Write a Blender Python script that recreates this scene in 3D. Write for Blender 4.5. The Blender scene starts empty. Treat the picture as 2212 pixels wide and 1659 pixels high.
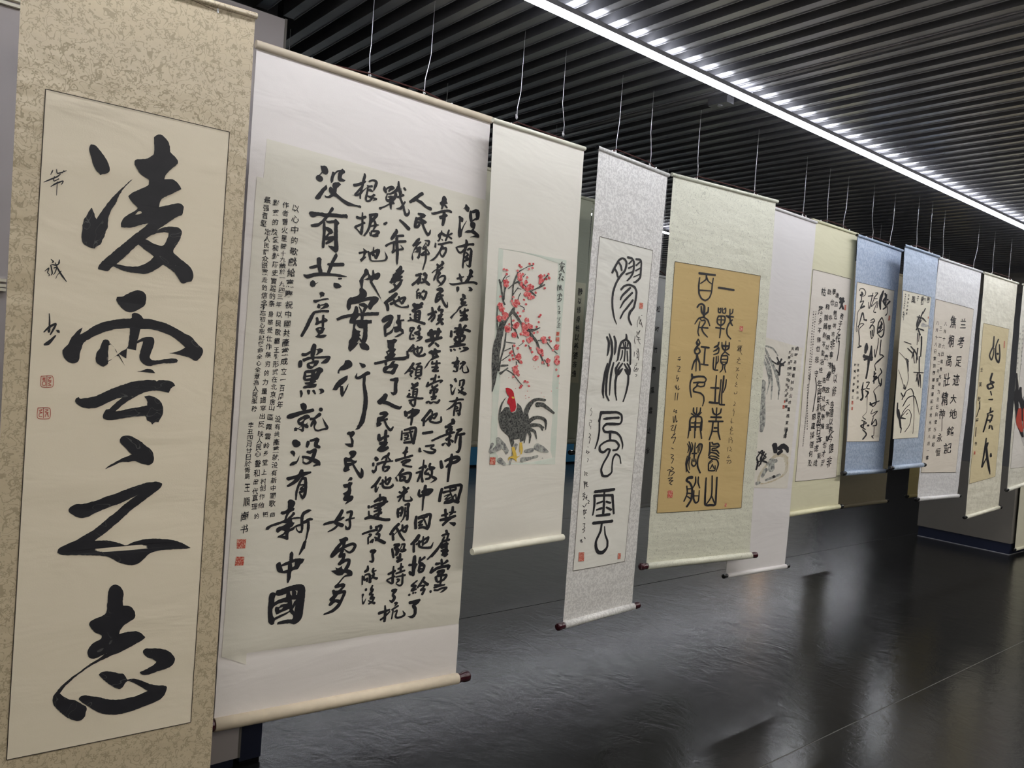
import bpy, bmesh, math, random
from mathutils import Matrix, Vector, noise
from mathutils.geometry import tessellate_polygon
random.seed(7)
C = bpy.context.scene.collection
sc = bpy.context.scene
PI = math.pi
# ---------------------------------------------------------------- camera
cam = bpy.data.cameras.new('camera'); cam.sensor_fit = 'HORIZONTAL'; cam.sensor_width = 36.0
cam.lens = 1698.67 / 2212 * 36.0; cam.clip_start = 0.02; cam.clip_end = 100
camo = bpy.data.objects.new('camera', cam); C.objects.link(camo)
R_ = Vector((0.769665, -0.634175, 0.073736)); D_ = Vector((0.037660, -0.070194, -0.996822)); F_ = Vector((0.637336, 0.769996, -0.030143))
camo.matrix_world = Matrix(((R_.x, -D_.x, -F_.x, 0), (R_.y, -D_.y, -F_.y, 0), (R_.z, -D_.z, -F_.z, 1.6), (0, 0, 0, 1)))
sc.camera = camo
# ---------------------------------------------------------------- world, exposure
w = bpy.data.worlds.new('world'); sc.world = w; w.use_nodes = True
w.node_tree.nodes['Background'].inputs[0].default_value = (0.5, 0.52, 0.6, 1)
w.node_tree.nodes['Background'].inputs[1].default_value = 0.02
sc.view_settings.view_transform = 'Standard'; sc.view_settings.look = 'None'
sc.view_settings.exposure = 0.0; sc.view_settings.gamma = 1.0; sc.view_settings.use_curve_mapping = False
COOL = (0.92, 0.94, 1.0)
LAMP_DOWN = 32.0      # emission of the strip light's diffuser
LAMP_UP = 14.0
CEIL = 2.87
AISLE_DOWN = 48.0
NEAR_FILL = 92.0
NEARC = (1.0, .96, .90)
FRONT_FILL = 85.0
FRONTC = (1.0, .93, .82)
DATA={'s1': {'o': [0.2596,2.265,0.1428],'r': 0.0,'q': [[0,4715],[1134,4773],[1148,0],[29,102]],'p': [[124,4072],[1027,4079],[1016,700],[116,722]],'ink': None},'s2': {'o': [0.9043,2.45,0.3343],'r': 0.0,'q': [[0,4373],[1840,4367],[1892,0],[0,86]],'p': [[100,3807],[1861,3748],[1885,434],[21,515]],'ink': None},'s3': {'o': [1.789,2.385,0.8535],'r': 0.0683,'q': [[0,3287],[1026,3317],[1107,9],[102,0]],'p': [[136,2340],[915,2358],[951,648],[206,654]],'ink': None},'s4': {'o': [2.3734,2.406,0.472],'r': 0.09717,'q': [[0,4113],[1031,4112],[1008,0],[7,6]],'p': [[91,3371],[883,3371],[824,457],[82,469]],'ink': None},'s5': {'o': [2.9224,2.45,0.6576],'r': -0.11528,'q': [[0,3754],[1478,3759],[1529,0],[50,5]],'p': [[108,2941],[1324,2950],[1336,516],[128,515]],'ink': None},'s6': {'o': [3.6138,2.45,0.5192],'r': 0.0,'q': [[0,4028],[1199,4016],[1152,0],[6,27]],'p': [[246,2625],[1132,2548],[1060,919],[355,962]],'ink': None},'s7': {'o': [4.2137,2.475,0.8166],'r': 0.0,'q': [[0,3458],[1064,3456],[1170,23],[-47,0]],'p': [[93,2885],[1002,2883],[1049,400],[103,386]],'ink': None},'s8': {'o': [4.6854,2.44,1.0402],'r': 0.0312,'q': [[0,2973],[1282,2975],[1300,0],[193,12]],'p': [[83,2402],[1166,2416],[1092,405],[169,411]],'ink': None},'s9': {'o': [5.1526,2.362,1.0784],'r': 0.0,'q': [[0,2901],[1014,2901],[1067,15],[186,0]],'p': [[48,2321],[884,2321],[873,397],[119,383]],'ink': None},'s10': {'o': [5.7676,2.4,0.8223],'r': 0.0,'q': [[0,3428],[1513,3429],[1372,0],[-1,25]],'p': [[16,2848],[1330,2834],[1213,365],[42,398]],'ink': None},'s11': {'o': [6.6148,2.41,0.6406],'r': -0.03122,'q': [[0,3803],[1282,3791],[1341,84],[119,0]],'p': [[118,3030],[1102,3018],[1075,609],[132,523]],'ink': None},'s12': {'o': [7.2989,2.36,0.8304],'r': 0.0,'q': [[0,3405],[1842,3401],[1891,150],[126,0]],'p': [[234,2596],[1711,2546],[1466,372],[173,355]],'ink': None}}
WIRES=[[1.2999,2.45,2.5342,1.297,2.45,2.6351,'s2',0.3957,2.1999],[1.5209,2.45,2.518,1.5383,2.45,2.6766,'s2',0.6166,2.1837],[1.9084,2.3932,2.5195,1.9197,2.3939,2.6361,'s3',0.1197,1.666],[2.1717,2.4112,2.517,2.1536,2.4099,2.6547,'s3',0.3836,1.6635],[2.4913,2.4175,2.5331,2.5003,2.4184,2.6695,'s4',0.1184,2.0611],[2.7446,2.4422,2.5388,2.7323,2.441,2.6831,'s4',0.3729,2.0668],[3.083,2.4314,2.5451,3.072,2.4327,2.6787,'s5',0.1617,1.8875],[3.4921,2.384,2.5474,3.4878,2.3845,2.6763,'s5',0.5734,1.8898],[4.07,2.45,2.5605,4.0705,2.45,2.6963,'s6',0.4563,2.0413],[4.3782,2.475,2.5778,4.3693,2.475,2.6788,'s7',0.1645,1.7612],[4.5738,2.475,2.5958,4.5891,2.475,2.6801,'s7',0.3601,1.7792],[4.8911,2.4464,2.5683,4.8609,2.4455,2.6622,'s8',0.2058,1.5281],[5.1411,2.4542,2.5794,5.1659,2.455,2.6747,'s8',0.4559,1.5392],[5.3192,2.362,2.5548,5.3071,2.362,2.6554,'s9',0.1666,1.4764],[5.516,2.362,2.571,5.5089,2.362,2.6851,'s9',0.3635,1.4926],[5.8274,2.4,2.5449,5.806,2.4,2.6911,'s10',0.0598,1.7226],[6.372,2.4,2.559,6.4175,2.4,2.7005,'s10',0.6044,1.7367],[6.7576,2.4055,2.5674,6.7501,2.4058,2.7068,'s11',0.1429,1.9268],[7.0794,2.3955,2.5545,7.0757,2.3956,2.6991,'s11',0.4649,1.9139]]
INK={}
INK['s1']='''G large_character
P334 3850 349 3852 364 3844 383 3824 402 3800 417 3778 426 3754 428 3734 420 3723 407 3715 393 3711 386 3704 382 3711 367 3722 355 3741 347 3761 338 3788 330 3813 329 3834
P542 3718 523 3692 500 3660 487 3636 476 3609 466 3578 451 3548 440 3516 435 3491 434 3461 434 3442 426 3423 422 3398 412 3377 406 3354 383 3336 380 3328 365 3327 343 3336 325 3349 315 3376 318 3403 318 3437 323 3467 335 3491 342 3511 355 3533 366 3513 373 3488 380 3480 395 3509 413 3544 438 3587 465 3627 499 3670 523 3700
P631 3954 642 3968 663 3978 683 3969 703 3951 714 3924 717 3898 734 3884 752 3868 761 3851 749 3830 733 3813 715 3792 701 3769 695 3747 715 3752 737 3755 759 3745 778 3725 786 3711 765 3696 732 3672 703 3652 686 3635 679 3609 678 3595 701 3604 735 3618 773 3632 793 3630 804 3619 803 3595 796 3572 773 3560 744 3534 712 3505 675 3472 703 3488 741 3500 774 3502 791 3498 803 3482 799 3455 786 3422 772 3394 764 3366 790 3342 822 3322 848 3305 867 3283 877 3259 875 3233 869 3219 851 3214 826 3202 811 3209 797 3228 781 3250 755 3270 729 3284 715 3290 691 3268 659 3244 626 3230 588 3229 556 3229 523 3233 495 3241 470 3250 446 3221 424 3222 401 3225 401 3241 417 3267 446 3301 485 3344 524 3387 568 3434 603 3469 628 3499 602 3489 570 3473 538 3461 497 3457 495 3474 502 3497 512 3514 534 3533 557 3552 573 3570 555 3586 535 3605 522 3624 542 3646 573 3667 605 3689 618 3704 617 3729 593 3739 573 3752 556 3774 544 3793 543 3813 556 3823 583 3830 606 3839 622 3853 633 3865 636 3891 634 3923
H562 3535 577 3554 589 3557 593 3548 581 3539
H618 3414 643 3435 676 3455 709 3465 734 3466 732 3444 720 3411 709 3392 684 3391 655 3399
H586 3381 612 3362 644 3344 666 3327 646 3301 623 3283 596 3267 563 3260 522 3259 485 3263 519 3301 554 3345
G large_character
P497 3092 520 3096 543 3111 568 3128 594 3139 616 3136 630 3128 641 3107 639 3083 636 3064 613 3042 591 3028 570 3019 550 3020 527 3034 507 3055 494 3077
P345 2919 340 2901 335 2882 355 2897 379 2918 407 2938 439 2955 477 2968 519 2979 569 2986 575 2991 574 3010 583 3018 603 3016 621 3005 633 2991 665 2992 702 2985 743 2977 782 2962 820 2944 855 2927 884 2915 908 2891 933 2866 949 2854 956 2839 951 2816 938 2793 921 2781 904 2785 882 2797 848 2805 809 2812 774 2813 804 2822 836 2837 859 2851 839 2869 814 2887 780 2909 742 2923 700 2934 659 2938 619 2933 614 2896 607 2858 605 2819 603 2781 602 2742 609 2704 640 2713 666 2723 685 2722 699 2713 708 2702 702 2690 682 2687 642 2675 594 2660 546 2642 512 2630 482 2628 454 2630 445 2638 451 2648 481 2649 511 2659 550 2677 547 2706 539 2734 527 2767 517 2790 497 2829 473 2846 468 2820 466 2782 470 2754 496 2772 516 2792 537 2812 561 2831 568 2883 568 2936 531 2930 488 2920 446 2904 409 2885 381 2865 354 2842 345 2811 338 2783 338 2760 332 2744 316 2734 294 2737 277 2750 264 2770 261 2797 274 2818 287 2835 294 2858 312 2887 330 2909
H471 2748 517 2791 493 2831 475 2848 471 2843
H521 2795 560 2827 559 2773 557 2730
P452 2866 463 2866 474 2854 469 2829 467 2796 468 2759 474 2742 458 2728 452 2723 434 2731 417 2746 413 2767 416 2793 430 2819 437 2845 443 2861
P607 2867 630 2886 652 2894 675 2897 690 2889 694 2868 689 2839 680 2809 676 2785 689 2772 714 2772 750 2779 787 2786 813 2786 823 2778 817 2766 789 2760 747 2757 710 2749 677 2739 651 2746 633 2761 623 2782 627 2816 634 2850 638 2870 622 2864 607 2855
P345 2562 350 2554 376 2557 405 2563 434 2574 463 2592 496 2609 530 2625 568 2640 607 2654 643 2660 683 2664 713 2662 718 2657 729 2665 761 2665 792 2661 807 2652 816 2637 805 2632 794 2619 785 2598 756 2604 718 2608 682 2603 647 2590 621 2575 599 2560 574 2543 553 2525 536 2506 522 2492 554 2497 593 2507 633 2515 677 2526 674 2552 659 2574 679 2579 704 2575 730 2561 750 2539 760 2510 760 2481 748 2453 740 2435 724 2436 708 2422 701 2435 682 2443 672 2467 640 2467 600 2462 556 2454 518 2446 492 2445 466 2452 463 2472 470 2488 476 2500 493 2505 513 2529 534 2549 550 2566 525 2558 491 2541 458 2521 429 2509 396 2504 367 2509 345 2521 329 2539 333 2555
G large_character
P551 2341 559 2355 578 2363 605 2359 628 2347 656 2330 684 2305 708 2286 723 2261 728 2231 724 2213 706 2200 681 2205 655 2214 635 2224 617 2224 599 2219 579 2221 555 2216 526 2202 488 2184 500 2198 529 2217 563 2237 593 2251 614 2260 591 2285 568 2309 554 2324
P328 1976 337 1992 363 2006 392 2005 425 2012 462 2022 500 2037 534 2047 573 2062 612 2077 651 2089 687 2101 723 2106 755 2106 779 2096 776 2076 754 2055 723 2032 692 2007 657 1979 623 1952 589 1918 556 1887 522 1856 489 1830 459 1807 491 1805 525 1801 556 1792 588 1778 613 1768 641 1780 677 1789 713 1793 755 1792 797 1786 835 1779 874 1767 914 1748 955 1720 921 1718 877 1721 834 1723 796 1724 763 1719 736 1710 710 1688 692 1670 675 1660 639 1657 607 1667 575 1682 548 1702 521 1717 486 1725 443 1731 401 1736 351 1741 310 1746 288 1761 292 1777 308 1790 340 1804 376 1819 412 1841 449 1864 486 1895 519 1926 552 1950 581 1979 611 2006 654 2038 615 2018 572 1997 533 1985 495 1970 457 1954 424 1937 395 1931 370 1938 345 1954 332 1966
G large_character
P540 1532 552 1553 573 1559 595 1545 610 1523 615 1500 613 1472 616 1439 640 1434 659 1423 675 1400 681 1376 675 1357 650 1343 627 1329 610 1306 605 1284 625 1288 657 1289 690 1286 714 1273 730 1256 740 1243 726 1231 699 1218 671 1205 639 1192 608 1180 572 1172 545 1162 510 1151 476 1135 442 1115 408 1092 375 1064 351 1040 337 1016 357 995 384 974 415 960 438 940 467 914 465 889 461 865 446 850 425 850 398 863 367 890 340 921 317 952 306 979 307 1008 320 1025 334 1046 362 1072 395 1097 433 1121 471 1146 509 1166 535 1184 553 1191 522 1181 500 1173 478 1172 462 1187 455 1211 460 1232 474 1252 495 1263 517 1274 518 1291 493 1308 470 1332 456 1358 461 1377 480 1386 511 1395 534 1411 537 1453 538 1493
P515 1080 527 1090 549 1092 581 1083 614 1068 640 1059 651 1040 662 1024 695 1021 734 1003 769 980 809 961 866 944 868 915 859 893 838 874 804 863 757 853 705 844 654 838 608 841 571 851 534 868 501 893 469 921 442 947 427 963 433 978 453 981 484 970 520 957 557 939 594 926 631 920 678 920 720 923 769 936 741 962 706 990 682 1006 663 1015 650 1005 639 984 626 978 600 992 571 1016 542 1047
P732 1163 743 1179 772 1176 807 1169 836 1161 867 1144 890 1121 906 1092 901 1069 887 1053 858 1043 824 1039 790 1033 761 1029 732 1038 721 1052 741 1058 769 1068 792 1079 806 1095 785 1114 756 1128
G inscription
S0.88 174 3687 4 171 3673 4
S0.88 171 3681 4 166 3663 4
S0.88 190 3693 4 194 3675 6 212 3683 6 233 3696 3
S0.89 222 3694 4 214 3679 3
S0.87 138 3620 3 160 3635 7 195 3659 7 209 3676 3
S0.88 182 3656 5 181 3634 5 203 3650 5 182 3634 3
S0.88 169 3604 3 190 3623 8 221 3642 6 215 3624 4
S0.88 196 3633 4 196 3604 4 196 3566 3
S0.88 187 3247 3 198 3237 8 193 3230 3
S0.87 164 3185 3 180 3202 6 176 3179 5 187 3168 3 180 3164 3
S0.88 191 3222 4 213 3221 8 227 3235 3
S0.88 188 3217 6 196 3181 7 192 3168 3
S0.88 202 3205 5 214 3210 5 208 3183 5 201 3172 3
S0.88 207 3232 4 221 3201 8 241 3170 9 261 3144 4
S0.88 234 3194 5 219 3172 3 213 3154 3
S0.88 224 3249 5 223 3234 9 220 3226 3
S0.87 193 2976 4 196 2942 8 197 2884 10 191 2892 5
S0.87 174 2882 6 196 2909 12 224 2928 10 216 2902 11 203 2872 7
S0.87 179 2821 8 203 2841 12 227 2870 6 200 2826 9 179 2818 6
S0.88 229 2895 6 237 2891 16 242 2884 4
G red_seal
C2
S0.87 173 2661 3 222 2663 3 225 2611 3 176 2610 3 173 2661 3
S0.87 198 2662 3 200 2611 3
S0.87 180 2653 3 192 2653 3 180 2643 3 193 2642 3 181 2651 3
S0.87 181 2633 3 193 2634 3 194 2617 3 181 2617 3 181 2633 3
S0.87 204 2656 3 217 2656 3 211 2653 3 205 2642 3 218 2643 3
S0.87 205 2636 3 218 2635 3 207 2626 3 219 2618 3 206 2616 3
G red_seal
S0.86 167 2502 3 218 2501 3 219 2451 3 168 2452 3 167 2502 3
S0.87 191 2501 3 193 2452 3
S0.86 173 2489 3 186 2494 3 175 2481 3 187 2479 3 174 2472 3 175 2459 3 186 2459 3
S0.87 199 2494 3 212 2493 3 199 2482 3 213 2479 3 203 2471 3 200 2457 3
S0.87 210 2473 4 214 2458 4'''
INK['s2']='''P467 3717 481 3717 495 3723 511 3718 522 3703 526 3688 522 3673 510 3664 496 3666 484 3671 470 3654 486 3646 493 3633 481 3614 458 3613 444 3620 441 3637 450 3651 461 3655 478 3678 473 3696
P518 3602 526 3575 513 3561 502 3545 490 3523 484 3507 473 3495 455 3493 442 3499 450 3515 469 3544 488 3570 505 3587
P553 3695 564 3697 572 3693 585 3707 602 3716 617 3721 625 3729 646 3718 644 3702 630 3694 625 3680 625 3666 637 3662 655 3658 642 3646 608 3642 596 3652 596 3677 598 3694 602 3705 588 3695 575 3676 567 3654 565 3632 550 3618 543 3636 545 3658 550 3676
P565 3622 581 3629 608 3634 623 3623 607 3605 595 3592 594 3576 592 3562 615 3547 650 3529 682 3520 718 3512 750 3508 775 3511 785 3503 780 3493 763 3496 716 3495 688 3491 655 3501 620 3519 597 3532 588 3534 573 3536 555 3521 531 3515 513 3518 509 3532 525 3527 539 3531 553 3546 540 3560 536 3580 548 3596 567 3586 560 3603
P409 3391 413 3404 422 3409 455 3410 500 3414 540 3418 557 3449 569 3465 583 3455 581 3444 566 3422 611 3425 651 3428 679 3434 689 3422 685 3405 666 3407 629 3402 586 3398 549 3392 533 3370 505 3340 488 3324 468 3313 435 3309 424 3321 460 3336 478 3341 497 3358 520 3387 477 3387 437 3371 419 3379
S1.13 793 3729 12 796 3714 19 788 3681 19 783 3641 15 775 3612 15 771 3582 13 772 3557 11
S1.12 720 3638 20 747 3646 20 774 3660 20 794 3671 15 805 3682 8
S1.13 781 3641 15 753 3603 15 731 3574 15 752 3578 15 774 3596 17 786 3609 11 817 3641 3
S1.13 833 3685 12 852 3698 12 875 3701 15 889 3690 20 881 3660 19 871 3631 8
S1.13 822 3656 11 826 3645 11 822 3607 15 815 3567 15 824 3550 13 847 3557 15 861 3573 13
S1.13 832 3651 15 857 3658 15
S1.13 841 3629 22 863 3624 11
S1.13 826 3585 8 857 3589 9 880 3605 17 868 3586 8 854 3572 6
S1.13 827 3583 7 853 3579 12 898 3578 13 875 3565 9
S1.15 954 3672 13 958 3654 23 968 3638 18
P968 3668 983 3681 1012 3692 1034 3686 1038 3677 1028 3668 1007 3655 992 3640 983 3650 997 3671 979 3663 976 3651 969 3654
S1.15 977 3628 8 1003 3633 13 1034 3653 18 1055 3671 25 1058 3695 11
P977 3625 967 3607 968 3588 981 3575 1000 3575 1000 3566 1006 3544 1006 3535 1020 3523 1024 3547 1022 3563 1036 3566 1045 3572 1034 3587 1044 3596 1056 3617 1062 3637 1056 3650 1040 3649 1036 3636 1031 3622 1010 3622 983 3612 987 3604 1001 3605 990 3592 979 3595 981 3612 984 3624
S1.15 1001 3562 11 970 3540 11 944 3526 13 929 3518 20
S1.17 1064 3732 11 1068 3697 20 1081 3657 20 1089 3618 15 1112 3575 18 1126 3537 17 1139 3513 20 1151 3510 23 1166 3527 15 1165 3546 7 1153 3556 2
S1.16 1064 3623 15 1091 3633 15 1112 3646 15
S1.17 1086 3691 3 1097 3655 6 1106 3645 5
S1.17 1127 3599 14 1112 3575 15 1095 3548 21 1060 3542 3
S1.17 1113 3696 14 1124 3684 15
S1.18 1216 3652 16 1171 3607 21
S1.19 1267 3685 26 1243 3669 23 1207 3633 26 1174 3611 18
S1.18 1220 3633 20 1266 3620 23 1307 3597 20 1347 3590 26
P1454 3706 1471 3702 1484 3687 1484 3673 1495 3656 1482 3650 1468 3640 1458 3621 1451 3604 1439 3604 1440 3629 1426 3638 1422 3651 1440 3665 1439 3687
S1.22 1473 3637 15 1490 3624 14
S1.20 1356 3562 7 1376 3561 18 1415 3575 18 1457 3593 18 1507 3605 18 1531 3600 18
S1.22 1468 3582 24 1470 3537 27 1462 3491 18
S1.21 1437 3543 24 1464 3553 27 1493 3569 18
S1.19 1245 3537 15 1273 3534 26 1299 3533 26 1265 3511 18 1231 3494 23
S1.18 1232 3505 18 1227 3469 23 1223 3438 18 1248 3445 21 1260 3461 18 1256 3468 7
S1.19 1250 3500 18 1283 3494 23 1313 3486 18 1291 3479 18
S1.18 1243 3474 18 1275 3477 18
S1.19 1280 3489 24 1296 3453 18 1318 3421 18 1337 3399 21 1352 3413 18 1358 3438 7
S1.24 1664 3676 15 1676 3652 40 1685 3634 18
S1.24 1642 3645 4 1655 3654 7
S1.23 1609 3578 15 1628 3564 34 1636 3549 18
S1.24 1616 3557 13 1617 3506 18 1621 3464 28 1626 3431 24 1639 3481 13 1653 3515 8 1678 3559 4
S1.25 1713 3636 19 1713 3599 25 1723 3563 22
S1.25 1731 3636 22 1773 3652 28 1779 3625 34 1778 3593 25 1754 3583 13 1730 3565 10
P1714 3553 1749 3562 1764 3550 1764 3527 1754 3500 1784 3487 1807 3471 1806 3450 1773 3450 1717 3441 1765 3464 1746 3473 1720 3477 1693 3470 1664 3471 1691 3491 1726 3498 1742 3516 1724 3515 1712 3533
S1.09 520 3352 15 523 3314 21 526 3278 18 526 3239 21 525 3189 18
S1.09 535 3364 10 553 3360 18 595 3372 18 606 3386 7
P589 3377 597 3390 613 3383 626 3372 631 3365 620 3343 625 3288 630 3238 638 3194 631 3173 616 3166 591 3179 565 3197 558 3206 604 3205 596 3272 592 3358
S1.09 535 3318 18 563 3306 33 579 3297 24 562 3286 15 542 3261 13
S1.09 531 3248 24 561 3253 27 600 3264 24 568 3234 21 545 3217 15
S1.08 502 3106 33 505 3066 27 517 3026 27
S1.07 441 3042 15 467 3050 21 502 3063 18
S1.10 621 3162 7 621 3144 24 602 3105 21 587 3063 24 574 3025 24
S1.09 567 3080 15 601 3082 24 650 3090 24 678 3094 24
S1.07 402 2989 10 428 2981 27 471 2998 24 530 3010 24 606 3016 18 659 3016 18 709 3016 4
S1.10 651 2994 13 672 2998 10
S1.12 757 3427 19 786 3425 19 821 3440 19
S1.13 796 3464 10 799 3422 15 803 3379 15 799 3341 22 798 3318 15
S1.12 798 3318 13 763 3347 9 751 3359 19 783 3379 16 817 3399 16
S1.13 855 3457 22 890 3469 19 910 3473 22 892 3446 22 868 3419 25
S1.13 858 3458 19 864 3424 22 860 3389 19 844 3346 16 821 3313 13
S1.14 894 3426 13 903 3396 19 886 3358 9
S1.13 855 3376 7 896 3395 13 929 3403 4 905 3405 4
S1.13 858 3342 5 872 3320 12 877 3351 13 916 3357 19 933 3354 19 914 3334 19 885 3320 16 925 3327 16
S1.13 821 3224 4 835 3206 19 829 3167 13 808 3138 19 845 3169 9
S1.12 795 3188 16 823 3198 13 848 3205 19
S1.13 861 3209 13 873 3185 19 882 3157 13 896 3148 10 948 3155 9 997 3167 13 1009 3190 16 989 3228 2
S1.14 901 3244 7 899 3186 16
S1.13 875 3194 22 910 3214 19 939 3229 25 934 3203 25 924 3169 16 908 3196 10
P851 3091 871 3080 879 3058 894 3045 903 3052 902 3084 913 3089 922 3061 948 3071 967 3063 964 3042 942 3021 922 3023 915 3019 907 3003 901 2988 883 3015 870 3010 844 3010 838 2995 837 2922 827 2927 814 2978 806 3000 820 3027 837 3056 839 3079
H836 3009 849 3031 870 3048 872 3031 856 3020
S1.13 897 3002 19 930 2962 16 982 2897 4
S1.15 989 3429 15 974 3417 20
S1.17 1095 3465 15 1133 3443 23 1172 3416 28
S1.16 1071 3393 15 1075 3381 23 1055 3350 26 1038 3323 20
S1.16 1077 3346 15 1104 3355 18 1132 3359 18
S1.15 996 3268 18 1027 3289 14 1075 3308 18 1152 3323 18
S1.16 1078 3334 21 1083 3283 23 1092 3237 21 1095 3166 15 1096 3147 2
S1.16 1057 3293 15 1058 3274 14 1058 3248 15 1051 3228 18 1069 3245 15 1107 3258 14 1136 3267 15 1112 3292 2
P1267 3369 1275 3360 1272 3345 1256 3333 1281 3344 1288 3337 1276 3324 1260 3309 1253 3296 1272 3306 1293 3302 1288 3284 1285 3252 1282 3225 1271 3215 1256 3221 1263 3237 1269 3262 1253 3255 1258 3236 1245 3221 1230 3230 1234 3243 1225 3258 1247 3269 1248 3283 1232 3269 1220 3241 1228 3213 1223 3196 1212 3208 1212 3235 1221 3267 1241 3306 1219 3293 1209 3304 1225 3328 1245 3353
S1.19 1314 3355 6 1343 3356 16 1355 3353 16 1344 3319 11 1324 3343 3
S1.19 1324 3338 6 1302 3291 14 1330 3308 16
S1.19 1326 3314 9 1330 3271 16 1334 3223 14 1326 3180 11 1315 3144 11
S1.19 1332 3286 11 1292 3246 16 1334 3257 14 1360 3265 14 1334 3298 6
S1.21 1457 3448 9 1456 3430 16 1439 3410 27 1447 3394 16 1437 3370 11 1422 3372 3
S1.21 1455 3433 16 1483 3422 21 1508 3421 16 1522 3463 14
S1.22 1514 3422 16 1499 3382 14
S1.22 1514 3422 12 1551 3443 14
S1.22 1514 3422 9 1549 3405 16
S1.21 1464 3387 9 1473 3380 9
S1.21 1436 3345 14 1474 3354 16 1533 3375 16 1557 3376 16
S1.20 1412 3349 11 1410 3322 16
S1.21 1473 3336 21 1455 3301 16 1423 3252 14 1395 3226 14 1370 3215 3
S1.21 1474 3317 16 1503 3328 19 1506 3301 16 1482 3260 16 1460 3277 9 1455 3301 6
S1.21 1479 3223 16 1489 3212 21 1459 3183 16 1442 3171 16
S1.21 1437 3197 16 1453 3184 24
S1.21 1445 3164 16 1434 3125 14 1419 3086 16 1415 3071 3
S1.21 1448 3167 9 1417 3148 9 1398 3130 9
S1.21 1489 3182 14 1461 3156 16 1448 3129 16 1471 3140 16 1450 3110 16 1449 3085 16 1469 3067 14 1488 3052 12
S1.21 1457 3096 9 1482 3116 14 1512 3120 16 1512 3092 19 1490 3062 19 1456 3036 3
S1.16 1127 3139 21 1126 3124 31 1097 3101 21
S1.17 1152 3113 14 1121 3078 16 1082 3045 21 1054 3025 11 1043 3019 3
S1.16 1072 3067 15 1122 3069 15
S1.24 1686 3415 15 1694 3391 25 1682 3343 22 1675 3291 15 1672 3215 15 1676 3200 6
S1.23 1595 3346 6 1634 3359 16 1680 3373 22 1720 3387 16 1757 3393 22
S1.23 1602 3342 12 1626 3315 16 1650 3316 16 1682 3348 16
S1.24 1705 3344 15 1729 3355 19 1743 3344 19 1740 3301 25 1738 3249 22 1735 3221 22 1709 3227 6 1697 3246 2
S1.24 1697 3320 15 1714 3307 16 1688 3283 16 1717 3277 25 1690 3258 16 1679 3244 6
S1.23 1646 3153 12 1658 3124 25 1670 3100 16
S1.23 1628 3115 16 1661 3127 16 1688 3137 9
S1.25 1747 3192 25 1757 3183 30 1742 3142 25 1725 3115 25 1707 3100 17
S1.24 1720 3140 9 1770 3151 17
S1.22 1557 3072 6 1589 3067 16 1665 3084 16 1726 3098 16 1783 3106 19 1813 3100 22
S1.23 1637 3048 25 1636 3023 16
P1733 3064 1755 3068 1775 3059 1779 3044 1764 3035 1738 3037 1750 3049
P467 2963 482 2955 488 2945 509 2954 490 2937 482 2922 467 2917 453 2923 448 2940 454 2955
P618 2965 649 2964 677 2946 664 2933 635 2927 615 2942
P519 2880 526 2892 541 2895 557 2883 552 2866 534 2860 528 2849 527 2863
P477 2828 482 2834 521 2840 559 2852 583 2856 591 2849 566 2841 533 2833 496 2814 483 2818
S1.08 520 2806 15 520 2790 24
S1.08 526 2801 8 559 2810 10 568 2814 18 584 2807 24 563 2794 18 531 2775 3
S1.09 590 2768 18 550 2765 15 494 2752 18 473 2715 24 445 2649 24 416 2589 18
S1.08 514 2716 18 519 2692 18 509 2671 13 534 2690 18 585 2706 15 566 2721 4
S1.08 558 2737 15 558 2695 18 560 2656 15
P508 2642 519 2654 549 2659 564 2659 577 2652 569 2634 564 2620 541 2605 568 2609 594 2609 578 2591 542 2584 510 2590 532 2613 518 2627
H530 2642 540 2650 550 2644 541 2637
P722 2827 724 2850 735 2871 750 2880 763 2880 806 2901 815 2912 811 2943 827 2954 855 2942 872 2921 869 2894 859 2889 898 2900 940 2907 967 2896 963 2875 932 2843 911 2810 891 2815 886 2844 902 2873 874 2869 817 2847 773 2835 759 2831 753 2801 740 2789 726 2802
P793 2824 809 2819 816 2779 835 2778 816 2819 815 2829 840 2804 844 2784 855 2822 818 2831 814 2842 855 2852 890 2832 872 2802 864 2786 919 2794 977 2800 971 2776 921 2770 859 2761 858 2736 925 2739 925 2716 893 2711 897 2652 898 2599 880 2572 857 2573 836 2595 818 2570 793 2560 769 2538 754 2528 761 2560 758 2580 777 2608 780 2648 784 2701 754 2702 751 2721 760 2745 698 2726 662 2711 650 2726 709 2754 768 2770 782 2799 784 2819
H800 2728 824 2759 837 2759 835 2734
H798 2676 805 2702 826 2678 862 2675 862 2634 855 2596 835 2615 848 2625 836 2638 843 2656 815 2660
P838 2571 887 2569 911 2553 916 2536 890 2534 867 2533
S1.18 1260 3093 18 1283 3100 22 1302 3109 18
S1.18 1283 3106 18 1296 3088 18 1267 3051 18 1234 3022 20
S1.19 1297 3078 18 1291 3057 22 1281 3036 22 1271 3055 15
S1.19 1338 3117 22 1326 3108 25
S1.19 1346 3108 22 1344 3087 22 1331 3055 18 1304 3045 15
S1.19 1317 3074 15 1346 3060 22 1376 3040 22
S1.18 1288 2996 15 1270 2974 8
S1.18 1278 2968 15 1280 2928 12
S1.18 1282 2966 12 1306 2968 18 1301 2934 15
S1.18 1292 2950 12 1304 2948 12
S1.19 1336 2995 12 1312 2969 6
S1.19 1321 2983 12 1357 2984 16 1351 2956 18 1337 2928 18 1319 2949 15
S1.18 1258 2882 29 1274 2871 40 1293 2883 22
S1.19 1328 2896 26 1294 2873 18 1268 2857 22
S1.19 1326 2873 18 1284 2855 22 1254 2834 26
S1.18 1278 2827 18 1276 2800 22 1279 2770 18
S1.18 1282 2831 15 1311 2837 22 1312 2804 22 1308 2773 18 1279 2770 15
S1.18 1284 2808 12 1303 2811 12
S1.18 1285 2791 12 1305 2791 12
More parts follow.
